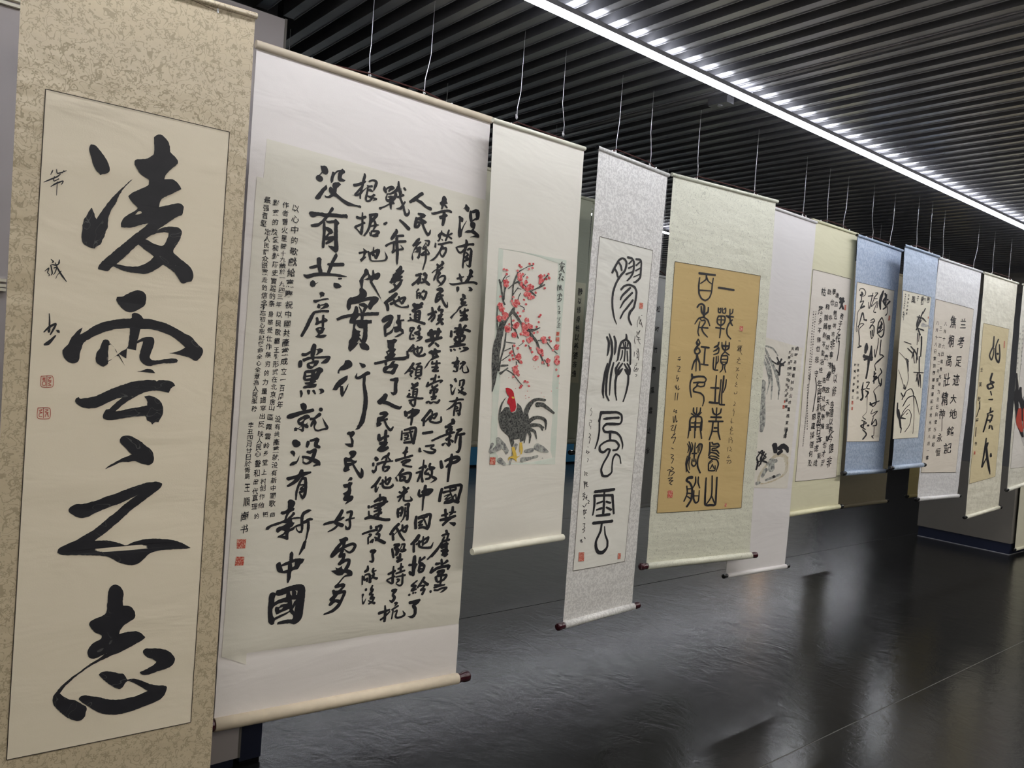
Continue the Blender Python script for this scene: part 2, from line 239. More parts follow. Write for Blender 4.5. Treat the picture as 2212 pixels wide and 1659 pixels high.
S1.17 1232 2808 15
S1.17 1234 2785 15 1245 2771 15
S1.17 1219 2760 12 1251 2768 16 1299 2762 18 1360 2752 22
S1.17 1242 2709 15 1242 2687 15
S1.17 1244 2710 15 1272 2711 16 1254 2681 12 1243 2650 15 1247 2630 15 1278 2638 15
S1.17 1264 2662 12 1272 2656 15
S1.18 1317 2733 18 1307 2716 18 1327 2714 18 1317 2693 15 1282 2677 15 1311 2669 15 1316 2683 15
S1.18 1322 2680 15 1320 2659 15
S1.18 1309 2642 15 1342 2653 22 1330 2633 15 1297 2617 4
S1.20 1452 3012 18 1480 3017 33 1498 3010 26 1478 2994 18 1459 2978 22
S1.20 1455 2974 18 1449 2946 22 1448 2919 18 1482 2950 18
S1.20 1461 2958 14 1505 2976 18
S1.21 1479 2984 19 1499 2948 17 1532 2904 19 1550 2892 16 1550 2930 6
S1.20 1417 2875 16 1427 2845 22
S1.19 1387 2821 18 1418 2834 18 1454 2848 22
S1.20 1430 2832 18 1416 2807 18 1394 2784 12
S1.20 1427 2821 12 1443 2826 18 1441 2802 18 1419 2774 18
S1.21 1483 2892 16 1477 2864 22 1514 2867 19 1500 2842 16
S1.20 1481 2819 22 1513 2833 16
S1.21 1501 2821 22 1479 2788 22 1520 2799 19
S1.21 1499 2797 22 1493 2776 19 1466 2756 12
S1.21 1500 2790 12 1519 2764 26
S1.19 1421 2705 33 1426 2688 41 1437 2655 33 1451 2632 26
S1.20 1487 2724 26 1491 2700 30 1477 2665 22
S1.19 1403 2679 33 1458 2694 33 1507 2705 22
S1.19 1387 2627 26 1447 2642 29 1519 2661 22
S1.20 1448 2621 22 1414 2591 19
S1.20 1469 2616 16 1496 2597 22
P1621 3048 1638 3047 1652 3052 1652 3031 1638 3019 1624 3028
P1733 3065 1757 3066 1781 3053 1773 3038 1738 3037 1750 3051
P1680 3006 1697 3008 1718 2996 1717 2982 1730 2977 1701 2963 1698 2952 1724 2955 1729 2941 1713 2929 1739 2932 1735 2921 1701 2914 1673 2893 1645 2863 1622 2840 1599 2808 1581 2818 1612 2849 1636 2869 1655 2902 1683 2919 1669 2932 1676 2950 1663 2955 1666 2970 1683 2978
H1687 2975 1698 2978 1696 2973 1688 2972
S1.23 1674 2879 16 1684 2859 19 1713 2876 16 1747 2890 19
S1.24 1716 2898 12 1715 2859 23 1717 2831 23
S1.23 1677 2841 12 1738 2847 23 1709 2823 27 1681 2803 23 1714 2816 23 1745 2819 23
S1.23 1681 2771 23 1687 2737 27
S1.22 1637 2740 19 1665 2742 19 1681 2754 19
S1.24 1736 2769 23 1716 2746 19
S1.22 1633 2711 19 1674 2729 19 1739 2737 19 1779 2730 23
S1.22 1605 2716 19 1606 2678 23
S1.23 1660 2699 23 1684 2715 23 1714 2718 23 1694 2699 23
S1.22 1642 2660 23 1656 2640 23
S1.22 1649 2671 23 1695 2688 23 1734 2688 23 1716 2651 19 1665 2640 19
S1.23 1687 2688 23 1690 2646 23 1689 2614 23
S1.22 1645 2621 16 1723 2623 19 1740 2621 16
S1.22 1605 2596 16 1668 2609 19 1736 2621 16
P999 2745 1011 2763 1035 2781 1072 2793 1095 2777 1091 2747 1071 2706 1047 2687 1047 2658 1074 2673 1098 2702 1105 2742 1107 2742 1102 2699 1094 2665 1058 2642 1047 2630 1032 2631 1024 2669 1021 2708 1036 2724 1057 2747 1025 2730 1006 2733
P1123 2796 1152 2800 1153 2782 1151 2762 1185 2769 1188 2756 1163 2750 1167 2704 1183 2695 1191 2666 1167 2651 1142 2636 1111 2635 1144 2656 1173 2671 1157 2680 1131 2668 1112 2670 1104 2696 1100 2707 1132 2714 1131 2727 1116 2736 1117 2749 1126 2763
P1055 2609 1090 2612 1116 2624 1140 2616 1133 2599 1115 2584 1113 2564 1115 2538 1097 2533 1077 2545 1063 2557 1074 2575 1058 2593
S1.16 1076 3070 21 1138 3105 21
S1.16 1090 3088 15 1081 3061 28 1058 3019 21
S1.16 1141 3069 18 1112 3055 28 1080 3022 21
S1.17 1151 3047 8 1113 3042 21 1076 3031 15
S1.16 1143 3043 15 1123 3007 25 1085 2967 25 1049 2948 18
S1.16 1081 3009 15 1102 2991 21
S1.16 1106 2943 25 1067 2906 32 1017 2868 18
S1.15 1029 2869 21 1041 2847 25 1045 2822 21
S1.15 1066 2866 21 1103 2886 18 1139 2910 18 1180 2924 18 1170 2900 21 1157 2879 18 1144 2891 11
S1.16 1090 2895 18 1104 2867 18 1155 2852 10 1209 2861 18 1207 2877 4
S1.16 1128 2925 15 1134 2896 18
S1.14 929 3049 31 954 3061 31
S1.07 509 2533 30 504 2502 37 501 2465 27 509 2434 14
S1.06 432 2467 23 454 2468 20 486 2488 16
P517 2506 550 2516 573 2509 572 2494 552 2483 533 2468 517 2469 526 2475 535 2491 534 2501
S1.06 441 2430 23 476 2445 20 521 2452 14 571 2457 17 624 2463 14 600 2433 30 567 2419 7
P420 2431 431 2427 434 2399 428 2382 409 2377 404 2398 406 2419
P464 2407 481 2419 510 2430 526 2435 549 2435 550 2421 538 2402 516 2388 507 2377 484 2374 469 2383
H483 2407 516 2412 509 2394 492 2395
P457 2361 478 2367 514 2373 539 2385 559 2390 582 2379 583 2361 566 2344 560 2326 548 2306 535 2300 541 2291 520 2277 544 2277 540 2256 503 2249 452 2242 448 2253 456 2260 491 2269 462 2271 456 2281 493 2289 493 2295 467 2292 448 2302 445 2327 448 2351
H465 2346 499 2348 500 2338 467 2329
H465 2318 497 2324 498 2314 466 2309
H527 2352 534 2363 538 2356 530 2346
S1.06 436 2225 17 442 2204 17 438 2185 7
S1.07 489 2228 23 492 2209 14
S1.07 524 2231 17 538 2210 11
P558 2242 583 2247 600 2237 600 2221 585 2213 564 2208 576 2223 570 2236
P436 2133 454 2147 477 2140 485 2119 477 2100 464 2095 447 2106
S1.05 358 2053 26 386 2059 36 449 2081 26 530 2100 23
P571 2102 575 2116 592 2118 602 2109 597 2093 584 2090
P760 2569 836 2575 816 2548 790 2521 775 2507 758 2528 777 2555
P840 2569 882 2578 916 2555 920 2532 904 2525 860 2533 845 2550
P769 2451 793 2435 798 2416 785 2398 737 2378 706 2373 702 2360 711 2355 692 2353 691 2369 705 2395 734 2422 740 2443
P766 2346 769 2325 757 2302 721 2271 739 2268 745 2226 763 2264 782 2294 768 2249 744 2199 734 2194 724 2206 717 2260 708 2259 692 2240 661 2242 670 2264 688 2293 717 2320
P846 2436 893 2429 901 2412 888 2401 877 2402 862 2387 874 2402
S1.11 837 2363 4 832 2334 17 858 2332 21 920 2367 28 931 2364 21
S1.12 896 2347 21 897 2289 21 913 2224 28 920 2173 31 918 2111 28 907 2056 31 896 2013 31
S1.12 896 2013 32 877 1981 21 856 1971 4
P1061 2591 1121 2595 1117 2557 1136 2549 1119 2522 1135 2514 1125 2494 1087 2473 1047 2474 1044 2489 1067 2503 1050 2526 1085 2548 1066 2553
H1067 2522 1083 2525 1073 2510
S1.13 972 2438 20 1017 2448 20 1105 2475 20 1203 2487 27 1225 2497 20
P1037 2401 1048 2420 1083 2431 1110 2461 1135 2463 1125 2446 1151 2445 1165 2436 1151 2406 1138 2377 1121 2365 1091 2372 1048 2376
H1068 2390 1085 2409 1124 2415 1104 2391
S1.14 1056 2452 20 1061 2433 17
S1.15 1109 2328 17 1135 2329 24 1160 2337 27 1152 2301 27 1154 2270 27 1157 2241 27 1139 2228 24 1116 2240 4
S1.14 1075 2216 34 1066 2194 41 1032 2165 41
S1.14 1046 2171 31 1097 2160 27 1150 2139 27 1199 2127 24 1216 2140 6
S1.17 1278 2587 21 1243 2546 21
S1.17 1229 2539 17 1237 2491 15 1247 2521 4
S1.17 1259 2541 11 1281 2552 15 1313 2567 17 1353 2576 15 1349 2550 17 1328 2526 15 1308 2547 11
S1.17 1283 2571 15 1290 2530 17 1326 2512 17 1367 2518 21 1382 2529 21
S1.18 1314 2580 15 1316 2538 15
S1.17 1288 2455 21 1262 2415 21 1220 2375 8
S1.17 1280 2426 17 1300 2411 17
S1.17 1256 2396 11 1286 2397 17 1269 2374 15 1281 2358 11
S1.18 1312 2450 11 1349 2459 17
S1.18 1321 2428 15 1316 2402 15 1315 2369 15
S1.18 1335 2451 15 1325 2431 15
S1.18 1325 2431 15 1359 2436 18 1358 2404 18 1357 2371 18 1315 2366 11
S1.18 1327 2409 11 1345 2413 11
S1.18 1324 2389 11 1347 2393 11
S1.18 1338 2364 15 1313 2345 15
S1.18 1343 2351 11 1355 2345 15
S1.17 1289 2307 15 1309 2294 21 1338 2312 21
S1.18 1339 2299 18 1292 2274 21
S1.17 1308 2265 15 1306 2239 15 1308 2213 15
S1.17 1312 2265 15 1338 2269 15 1339 2240 15 1335 2214 15
S1.17 1313 2246 11 1328 2250 11
S1.17 1315 2230 11 1330 2233 11
S1.17 1271 2257 15
S1.17 1269 2231 15 1281 2229 15 1259 2212 15 1309 2207 15 1351 2201 17 1394 2202 15
S1.17 1277 2183 15 1329 2191 15
S1.17 1329 2197 15 1328 2155 18 1318 2142 15 1293 2164 15 1296 2180 15 1282 2164 11
P1456 2576 1476 2578 1488 2567 1520 2567 1521 2552 1490 2542 1495 2533 1512 2517 1463 2494 1433 2480 1412 2446 1387 2417 1387 2428 1410 2468 1443 2503 1446 2513 1440 2529 1412 2537 1411 2547 1434 2562 1453 2560
H1466 2524 1472 2531 1472 2521
S1.20 1453 2477 15 1450 2461 15 1481 2466 15 1521 2470 15
S1.20 1491 2486 15 1490 2453 21 1485 2423 21
S1.19 1452 2435 15 1503 2437 21 1462 2409 18 1510 2411 18
S1.20 1492 2380 15 1490 2361 18 1481 2330 21
S1.19 1452 2346 18 1483 2354 15
S1.20 1521 2367 21
S1.19 1430 2322 15 1421 2292 21
S1.19 1425 2295 18 1470 2317 18 1516 2335 15 1556 2340 15 1537 2323 11
S1.19 1468 2297 15 1473 2281 18 1496 2291 18 1515 2305 18
S1.19 1459 2257 18 1457 2244 21
S1.19 1455 2260 18 1490 2271 18 1517 2272 21 1508 2249 18
S1.20 1486 2264 21 1489 2235 21 1483 2211 21
S1.19 1467 2214 15 1510 2219 18
S1.19 1473 2195 15 1507 2205 15
S1.19 1431 2171 21 1446 2181 11 1467 2168 21 1490 2178 11 1526 2173 21 1544 2193 18
S1.22 1644 2626 12 1744 2626 15
S1.22 1606 2596 15 1670 2614 18 1744 2623 15
S1.22 1612 2577 18 1617 2567 18
S1.22 1640 2582 15 1653 2576 15
S1.23 1693 2592 15 1701 2589 15
S1.23 1729 2601 15 1772 2597 22 1736 2578 18 1699 2564 4
P1665 2530 1689 2521 1688 2507 1705 2495 1699 2478 1697 2444 1695 2420 1680 2409 1643 2409 1646 2424 1675 2419 1669 2442 1648 2445 1650 2468 1625 2474 1628 2484 1660 2492 1671 2510
H1682 2460 1690 2464 1684 2452
S1.23 1711 2475 15 1735 2486 15 1756 2488 18 1733 2463 18 1711 2434 12
S1.23 1731 2493 12 1747 2491 15
S1.23 1734 2449 12 1737 2422 10 1755 2409 10 1792 2418 15 1785 2441 12 1771 2465 3
S1.22 1672 2355 22 1684 2339 18
S1.22 1635 2310 18 1648 2300 22
S1.22 1641 2293 12 1643 2270 10 1658 2240 18 1672 2267 12 1682 2291 4
S1.23 1719 2347 12 1720 2309 15
S1.23 1727 2347 12 1756 2352 18 1754 2321 22 1743 2300 12
S1.23 1735 2296 15 1753 2287 18 1734 2262 15 1714 2252 12
S1.22 1708 2278 8 1735 2259 22 1782 2247 26 1766 2240 15
S1.22 1705 2214 18 1692 2176 18 1662 2145 18 1615 2118 6
S1.21 1634 2185 8 1671 2186 18 1723 2201 16 1765 2202 16
S1.22 1697 2163 16 1689 2122 16 1688 2078 14
S1.22 1705 2170 15 1738 2174 18 1745 2144 18 1739 2109 18 1738 2082 22 1715 2102 4
S1.22 1707 2146 12 1720 2136 15 1701 2126 12
S1.22 1706 2112 15 1726 2116 15
P356 2052 366 2063 385 2063 416 2079 467 2092 532 2107 533 2096 520 2086 482 2077 433 2067 396 2048 377 2039 361 2043
P437 2137 454 2145 477 2138 485 2120 480 2101 464 2096 445 2107
P572 2103 577 2115 590 2119 602 2106 593 2092 582 2092
P424 2033 441 2048 469 2064 495 2071 512 2058 513 2049 497 2040 478 2030 470 2009 487 2006 499 2021 496 2006 507 1993 505 1979 488 1979 476 1987 475 1959 464 1952 447 1965 427 1972 425 1959 407 1959 404 1978 416 1984 433 1979 454 1996 438 1999 427 2014
H441 2021 452 2033 473 2041 462 2027 446 2019
H436 1975 460 1992 459 1972
S1.07 517 2040 20 543 2043 17 581 2072 27
S1.07 547 2034 17 532 2015 20 524 1990 11
S1.07 545 2025 20 552 2015 20 547 1987 11 555 1969 11 576 1962 13 616 1972 14 642 1980 20 623 2013 14 601 2050 2
P397 1886 406 1900 429 1901 456 1882 460 1867 445 1855 426 1850 406 1861
P496 1876 503 1894 517 1894 523 1878 514 1851 508 1844 496 1851
S1.07 527 1894 17 554 1900 20 577 1903 30 568 1878 27 570 1859 27 594 1850 20
P389 1822 404 1831 421 1821 425 1810 419 1786 406 1803 393 1812
P390 1736 410 1755 435 1759 447 1781 457 1799 454 1774 443 1747 421 1732 392 1727
S1.06 509 1820 17 530 1816 23 565 1834 23 560 1806 27 549 1775 27 531 1748 20 505 1739 14 485 1749 14
S1.06 479 1786 17 509 1782 20 550 1766 27 591 1746 30 603 1730 17
S1.06 482 1783 6 483 1749 6
S1.07 599 1736 20 563 1723 11
S1.06 479 1693 23 477 1672 30
S1.04 382 1644 20 439 1654 20 478 1665 26 542 1680 14
P790 1945 804 1956 821 1955 839 1961 854 1946 848 1930 833 1916 848 1891 847 1849 833 1844 804 1856 778 1871 789 1873 828 1872 828 1892 811 1930 795 1933
P815 1808 828 1819 856 1823 875 1813 875 1794 860 1775 843 1765 862 1752 887 1751 884 1739 864 1726 829 1711 830 1695 838 1688 800 1672 785 1683 784 1696 793 1715 784 1744 784 1770 799 1777 824 1772 834 1785
H809 1744 844 1743 841 1738 809 1737
S1.11 857 1723 15 881 1690 17 928 1633 24 932 1675 21 922 1698 3
S1.10 846 1626 21
S1.12 920 2177 28 919 2138 32 913 2066 28 903 2018 28 865 1991 4
S1.06 478 1694 23 465 1657 30 435 1621 27 388 1594 17
S1.04 388 1640 23 426 1648 20 493 1669 30 542 1681 11
S1.06 491 1653 14 468 1608 17 452 1553 17 451 1500 11
S1.06 489 1638 17 508 1640 20 514 1587 22 512 1534 22 498 1510 20 472 1546 8
S1.05 472 1598 11 501 1598 11
S1.06 502 1591 9 477 1570 14 507 1569 17 472 1546 14 501 1550 8
P395 1494 410 1504 427 1500 447 1485 448 1466 437 1448 447 1440 442 1427 420 1416 402 1392 397 1374 427 1400 436 1418 452 1413 453 1401 429 1379 471 1382 491 1378 493 1389 505 1410 527 1424 550 1429 570 1420 541 1404 519 1390 514 1350 544 1367 564 1371 586 1362 579 1352 560 1350 564 1302 555 1256 545 1210 539 1160 525 1161 532 1205 541 1263 543 1335 517 1331 518 1297 511 1272 491 1271 471 1288 462 1313 444 1293 419 1283 416 1234 403 1233 383 1244 338 1256 344 1265 375 1277 386 1292 364 1300 342 1285 329 1293 328 1312 340 1323 371 1330 396 1343 370 1348 339 1338 292 1327 275 1310 256 1312 258 1327 285 1343 337 1357 378 1369 383 1390 391 1408 366 1404 349 1414 355 1426 377 1428 396 1439 398 1457
H433 1365 439 1369 491 1369 493 1336 461 1326 443 1315 422 1307 423 1313 442 1321 454 1345 440 1348
H469 1313 498 1320 500 1289 487 1285 475 1297
H376 1262 392 1273 393 1262
P831 1624 838 1635 856 1635 862 1623 854 1612 839 1613 822 1605
P788 1584 799 1589 827 1591 833 1602 862 1600 863 1587 853 1572 859 1539 851 1507 876 1502 879 1489 865 1467 830 1450 814 1446 829 1469 804 1472 796 1484 808 1509 793 1523 827 1544 829 1563 800 1564
S1.09 798 1403 24 783 1372 28 751 1326 24 806 1299 28
S1.08 666 1317 15 703 1325 21 744 1330 17 785 1343 21 812 1354 15
S1.09 770 1302 17 741 1279 17 700 1263 9
S1.10 838 1388 18 870 1392 21 869 1366 21 860 1341 18 866 1304 18 861 1275 21 840 1274 21 831 1294 8
S1.10 832 1333 15 860 1341 15 895 1345 11
P788 1204 809 1208 840 1217 859 1204 857 1188 839 1183 841 1163 820 1159 797 1184
S1.06 536 1208 22 521 1165 22 505 1132 12 499 1121 3
P433 1139 447 1153 458 1137 459 1098 493 1101 542 1092 537 1081 528 1065 514 1056 498 1027 473 1025 453 1015 450 971 433 938 425 947 423 1007 386 1013 357 1026 345 1051 343 1078 357 1088 370 1089 379 1069 409 1083 433 1090
H383 1057 425 1064 425 1032 394 1027
H452 1073 473 1078 471 1051 458 1045
P310 881 332 892 350 883 359 902 386 905 431 916 484 923 527 921 550 908 561 879 562 827 559 776 553 697 531 663 495 651 466 663 413 666 376 667 380 683 404 689 450 691 479 688 488 707 461 739 434 726 386 709 359 697 357 677 340 671 318 690 309 744 306 785 308 835
H354 872 372 861 427 869 425 846 384 838 347 823 348 849
H342 787 369 806 414 813 442 806 435 802 394 799 384 787 359 791 354 771 367 736 397 745 456 763 453 747 398 731 354 718 342 740 339 767
H386 777 412 783 403 768 385 765
H451 883 465 883 467 850 456 862
H486 885 505 879 503 852 496 853 498 870
H469 823 500 820 485 807 476 784
H481 756 497 781 493 737
S1.09 814 1182 19 778 1143 27 744 1091 31
S1.08 744 1091 30 788 1121 23 840 1148 23 897 1161 23 918 1144 23 901 1114 23 874 1102 15 837 1127 8
S1.09 833 1181 19 819 1118 23 802 1081 23 836 1092 23 827 1057 23 802 1028 23
S1.09 806 1028 23 847 1048 23 878 1048 23 873 1013 27 856 979 27 893 957 34 902 938 19
P738 989 782 988 773 1010 797 1000 826 1015 832 989 868 978 877 963 846 959 831 947 793 950 772 964
S1.10 894 943 23 848 934 12 808 893 12 787 871 23
S1.08 787 871 23 829 876 27 852 873 23 831 847 19 806 826 31 774 833 23
S1.08 770 845 19 788 810 31 755 783 23
S1.08 802 823 27 781 794 23 754 748 23
S1.09 810 822 23 860 826 23 844 781 23 820 735 27 776 702 23 713 687 12
S1.08 761 750 19 790 771 23 830 758 27
S1.14 1045 2084 21 1079 2088 28 1098 2082 25 1070 2058 25 1037 2048 25
S1.13 1033 2051 25 1035 2022 28 1029 1998 28 1051 2012 21
S1.13 1046 2031 15 1101 2045 18
S1.14 1083 2032 15 1105 1995 16 1138 1966 21 1157 1989 12
S1.14 1100 1962 22 1099 1922 25 1102 1882 25 1090 1846 29
S1.13 1046 1932 21 1052 1896 32 1081 1912 18 1122 1922 21
S1.13 1062 1870 25 1111 1872 29 1075 1843 29 1051 1823 25 1088 1823 32 1125 1839 25
S1.14 1139 1799 18 1133 1782 22 1100 1769 18 1081 1750 8
S1.13 1032 1768 21 1045 1754 29
S1.13 1017 1728 18 1018 1712 18
S1.13 1051 1721 21 1091 1733 18 1175 1741 12
S1.14 1134 1769 10 1155 1745 15
S1.14 1123 1762 15 1115 1729 18 1098 1696 18 1104 1673 15
S1.14 1102 1696 15 1147 1698 22 1134 1675 18 1116 1666 15
S1.13 1043 1708 12 1039 1678 18 1026 1665 21 1014 1676 15
S1.16 1249 2101 22 1261 2074 29
S1.17 1312 2122 18 1311 2081 26 1311 2037 18 1308 2006 15
S1.17 1275 2094 22 1321 2108 29 1365 2109 26 1339 2085 29 1309 2068 22 1278 2057 15
S1.19 1470 2114 26 1437 2076 22 1403 2038 22
S1.18 1419 2041 19 1419 1997 16 1428 2031 5
S1.18 1433 2028 12 1470 2066 16 1530 2091 19 1509 2053 16 1487 2066 12
S1.19 1487 2108 12 1487 2066 16 1476 2042 16
S1.19 1464 2045 12 1482 2028 16 1532 2021 17 1573 2032 19 1570 2067 12
S1.19 1455 2049 16 1478 2069 19
S1.18 1419 1942 22 1452 1945 22 1501 1952 22
S1.16 1235 1959 12 1236 1895 16
S1.16 1254 1966 15 1300 1976 22 1343 1983 22 1353 1969 22 1348 1921 26 1341 1867 22
S1.16 1248 1942 12 1287 1945 12 1326 1955 15
S1.17 1300 1972 12 1316 1928 17 1327 1887 15
S1.16 1261 1928 12 1288 1932 14 1286 1908 14 1262 1911 12
S1.16 1260 1891 10 1302 1901 10
S1.16 1261 1874 18 1320 1877 22
S1.16 1288 1837 22 1278 1806 22 1260 1793 22 1294 1806 18
S1.16 1278 1806 22 1277 1772 15
S1.15 1202 1744 22 1263 1759 18 1340 1776 18
S1.16 1253 1729 18 1276 1742 16 1323 1744 18 1289 1728 18 1263 1712 15 1299 1700 15 1339 1694 16
S1.16 1266 1674 26 1240 1648 15 1215 1625 4
S1.15 1212 1619 15 1225 1594 12
S1.15 1241 1634 18 1311 1649 22 1336 1641 22 1330 1607 22 1312 1584 26 1284 1599 15
S1.15 1250 1624 18 1248 1597 18
S1.16 1258 1624 15 1290 1619 18 1276 1599 22 1253 1593 15
S1.22 1682 2047 23 1689 2022 31 1634 2006 5
P1665 2051 1700 2037 1702 2015 1686 2005 1651 2012 1635 2004 1659 2019 1668 2033
S1.21 1619 1990 23 1674 1991 27 1646 1969 19
S1.21 1634 1962 19 1640 1941 23
S1.21 1638 1966 16 1680 1973 19 1665 1948 23 1704 1948 16
S1.19 1506 1886 16 1575 1913 19 1632 1931 19 1674 1941 19 1708 1948 12
S1.21 1665 1945 23 1661 1892 19 1665 1849 27 1629 1867 8 1605 1853 23
S1.21 1636 1892 23 1676 1920 16
S1.21 1674 1891 12 1697 1877 23
S1.22 1728 1966 16 1771 1973 19 1735 1944 19 1725 1905 23 1720 1866 12
S1.22 1732 1927 19 1801 1937 23
S1.23 1766 1930 19 1767 1873 27 1767 1826 23 1752 1795 23 1734 1798 9
S1.18 1400 1828 19 1402 1808 22 1418 1807 6
S1.18 1452 1845 16 1526 1851 16 1498 1830 12 1541 1812 19 1522 1795 22 1476 1799 19 1434 1814 8
S1.20 1599 1727 23 1612 1681 30
S1.21 1697 1778 19 1693 1732 31 1681 1661 23 1676 1572 19
S1.21 1637 1729 19 1695 1749 27 1751 1755 31 1770 1741 31 1741 1720 27 1686 1707 23 1654 1683 19
S1.18 1444 1741 12 1441 1686 17 1434 1624 19 1446 1578 19
S1.18 1409 1680 16 1464 1696 22 1461 1685 22
S1.17 1387 1646 16 1423 1655 19 1414 1618 19 1400 1584 16
S1.19 1483 1674 16 1461 1640 19 1490 1636 23
S1.19 1504 1712 19 1498 1688 19 1544 1679 19 1521 1666 16
S1.19 1499 1674 19 1521 1663 19 1524 1631 19 1501 1601 19 1473 1598 16
S1.19 1494 1632 12 1529 1613 19 1564 1595 23 1541 1578 12 1513 1565 3
S1.13 1081 1625 20 1052 1582 24 1017 1555 16
S1.13 1048 1575 16 1054 1521 16 1072 1556 7
S1.13 1085 1577 16 1125 1597 18 1165 1618 18 1158 1592 20 1143 1571 16 1125 1586 9
S1.14 1126 1627 13 1130 1579 16
S1.14 1103 1606 16 1106 1565 18 1124 1550 20 1166 1548 20 1190 1562 20 1189 1576 5
S1.13 1089 1501 16 1092 1457 24
S1.13 1050 1452 20 1085 1468 31 1131 1469 31 1129 1440 31 1089 1413 31 1096 1377 23 1079 1334 23
S1.12 1024 1414 16 1072 1429 20 1157 1446 16
S1.13 1053 1405 13 1098 1406 23
S1.13 1051 1380 13 1104 1391 23
S1.13 1053 1354 13 1109 1368 24
S1.12 1005 1422 19 1006 1411 19
S1.12 1008 1386 12 1012 1357 16 1029 1345 23
S1.12 982 1334 19 1026 1342 27 1080 1330 23 1139 1315 23 1181 1312 23
S1.12 1031 1276 16 1036 1261 23
S1.11 970 1225 16 1017 1237 17 1066 1244 19
S1.12 1023 1219 13 1040 1214 16 1017 1194 14
S1.12 1017 1190 13 1020 1150 13
S1.12 1036 1160 16 1059 1179 16 1052 1158 16
S1.13 1076 1269 20 1082 1243 20
S1.13 1084 1268 16 1117 1273 24 1107 1241 20 1084 1221 9
S1.13 1080 1214 16 1105 1212 20 1103 1186 20 1080 1170 16
S1.12 1070 1193 13 1104 1172 24 1156 1145 24
S1.12 1049 1097 20 1082 1093 24 1059 1074 16
S1.16 1281 1547 16 1295 1527 24 1277 1487 20 1251 1441 13
S1.15 1249 1511 16 1267 1503 16 1292 1516 16 1325 1537 20
S1.15 1239 1474 16 1277 1487 18 1314 1511 20
S1.16 1290 1490 16 1293 1449 15 1328 1440 15 1363 1445 20 1347 1472 5
S1.15 1251 1385 20 1249 1355 20 1256 1325 16
S1.15 1255 1381 16 1284 1394 24 1287 1364 20 1276 1335 20
S1.15 1262 1355 13 1283 1357 13
S1.16 1309 1411 16 1339 1417 24 1333 1383 20 1336 1342 20 1335 1301 20
S1.16 1310 1392 13 1310 1344 16 1300 1311 13 1280 1286 7
S1.16 1317 1362 13 1330 1365 13
S1.16 1315 1332 13 1332 1335 13 1303 1326 13
S1.15 1264 1273 24 1228 1242 24 1198 1204 20
S1.14 1219 1206 20 1226 1161 20
S1.15 1256 1221 9 1232 1197 7
S1.15 1249 1244 20 1269 1216 20 1288 1185 20 1322 1148 13
S1.15 1277 1220 16 1330 1253 20 1339 1252 20 1325 1212 20 1298 1222 13
S1.15 1297 1263 16 1298 1225 16
S1.14 1238 1123 16 1281 1119 24 1244 1100 16
S1.15 1261 1098 24 1276 1074 24 1261 1046 20
S1.14 1223 1094 16 1236 1045 20
S1.15 1302 1120 13 1328 1118 16 1319 1078 16 1341 1072 16 1307 1060 7
S1.15 1307 1116 9 1288 1081 9
S1.18 1423 1517 16 1421 1484 24 1436 1468 20
S1.18 1474 1545 25 1469 1496 25 1465 1436 16 1464 1364 13
S1.18 1451 1501 25 1494 1514 25 1540 1512 20 1506 1487 33 1457 1478 25 1431 1468 20
S1.17 1413 1318 20 1409 1280 24 1415 1231 24
S1.17 1431 1313 13 1483 1324 16 1537 1324 25 1536 1282 20 1531 1241 25 1519 1215 20
S1.17 1432 1301 16 1511 1311 16
S1.18 1476 1306 16 1502 1262 13 1513 1238 13
S1.17 1434 1271 13 1469 1284 16 1441 1248 16 1471 1253 16
S1.17 1442 1229 16 1482 1233 20 1519 1219 20
S1.17 1447 1171 29 1427 1143 33 1385 1113 20
S1.17 1407 1122 20 1412 1053 20
S1.17 1430 1108 16 1477 1127 18 1534 1152 18 1523 1119 20 1493 1103 13
S1.18 1488 1160 13 1489 1095 16
S1.17 1455 1129 21 1458 1091 18 1504 1075 18 1563 1073 21 1583 1110 5
S1.20 1627 1515 25 1617 1469 25 1614 1423 25
S1.20 1654 1522 21 1723 1534 21 1799 1538 25 1810 1518 25 1796 1460 25 1782 1402 25
S1.20 1643 1487 21 1703 1496 17 1754 1505 21 1752 1525 17 1697 1516 13
S1.21 1705 1523 17 1709 1484 13 1742 1428 15
S1.20 1655 1456 9 1705 1469 13 1662 1432 9 1717 1445 13 1659 1413 9 1723 1429 13 1758 1466 13 1771 1426 13
S1.20 1659 1405 17 1701 1407 25 1743 1416 25 1792 1405 29
S1.20 1673 1354 21 1682 1299 21
S1.20 1644 1309 17 1695 1318 21
S1.21 1742 1369 21 1741 1326 25 1715 1305 9
S1.21 1713 1328 13 1770 1328 17
S1.20 1633 1275 21 1698 1282 29 1772 1297 21
S1.21 1735 1287 25 1695 1263 25 1660 1235 21
S1.21 1724 1249 9 1768 1234 34
S1.20 1697 1189 21 1703 1165 21 1658 1153 17 1718 1164 17
S1.20 1682 1140 17 1671 1109 21 1731 1116 21
S1.21 1722 1163 17 1708 1118 17
S1.20 1666 1106 17 1625 1048 21 1579 998 13
S1.20 1659 1079 21 1666 1059 25 1720 1085 21
S1.20 1705 1091 21 1704 1048 25 1704 997 34
S1.20 1663 1036 17 1725 1030 21 1675 1004 21
S1.12 1048 1092 24 1077 1093 24 1062 1069 20 1069 1039 20 1066 1017 20 1041 1022 9
S1.12 1030 989 13 1030 960 24 1010 951 20
S1.11 993 920 13 995 859 11
S1.11 1012 925 13 1044 929 16 1054 906 20 1057 869 24
S1.11 1005 915 15 1011 889 15 1034 901 13 1032 879 15
S1.12 1078 965 16 1072 944 16 1100 948 11
S1.12 1076 940 16 1086 917 16 1068 890 9
S1.12 1070 919 13 1088 898 16 1113 888 20
S1.11 1028 822 18 1029 814 18
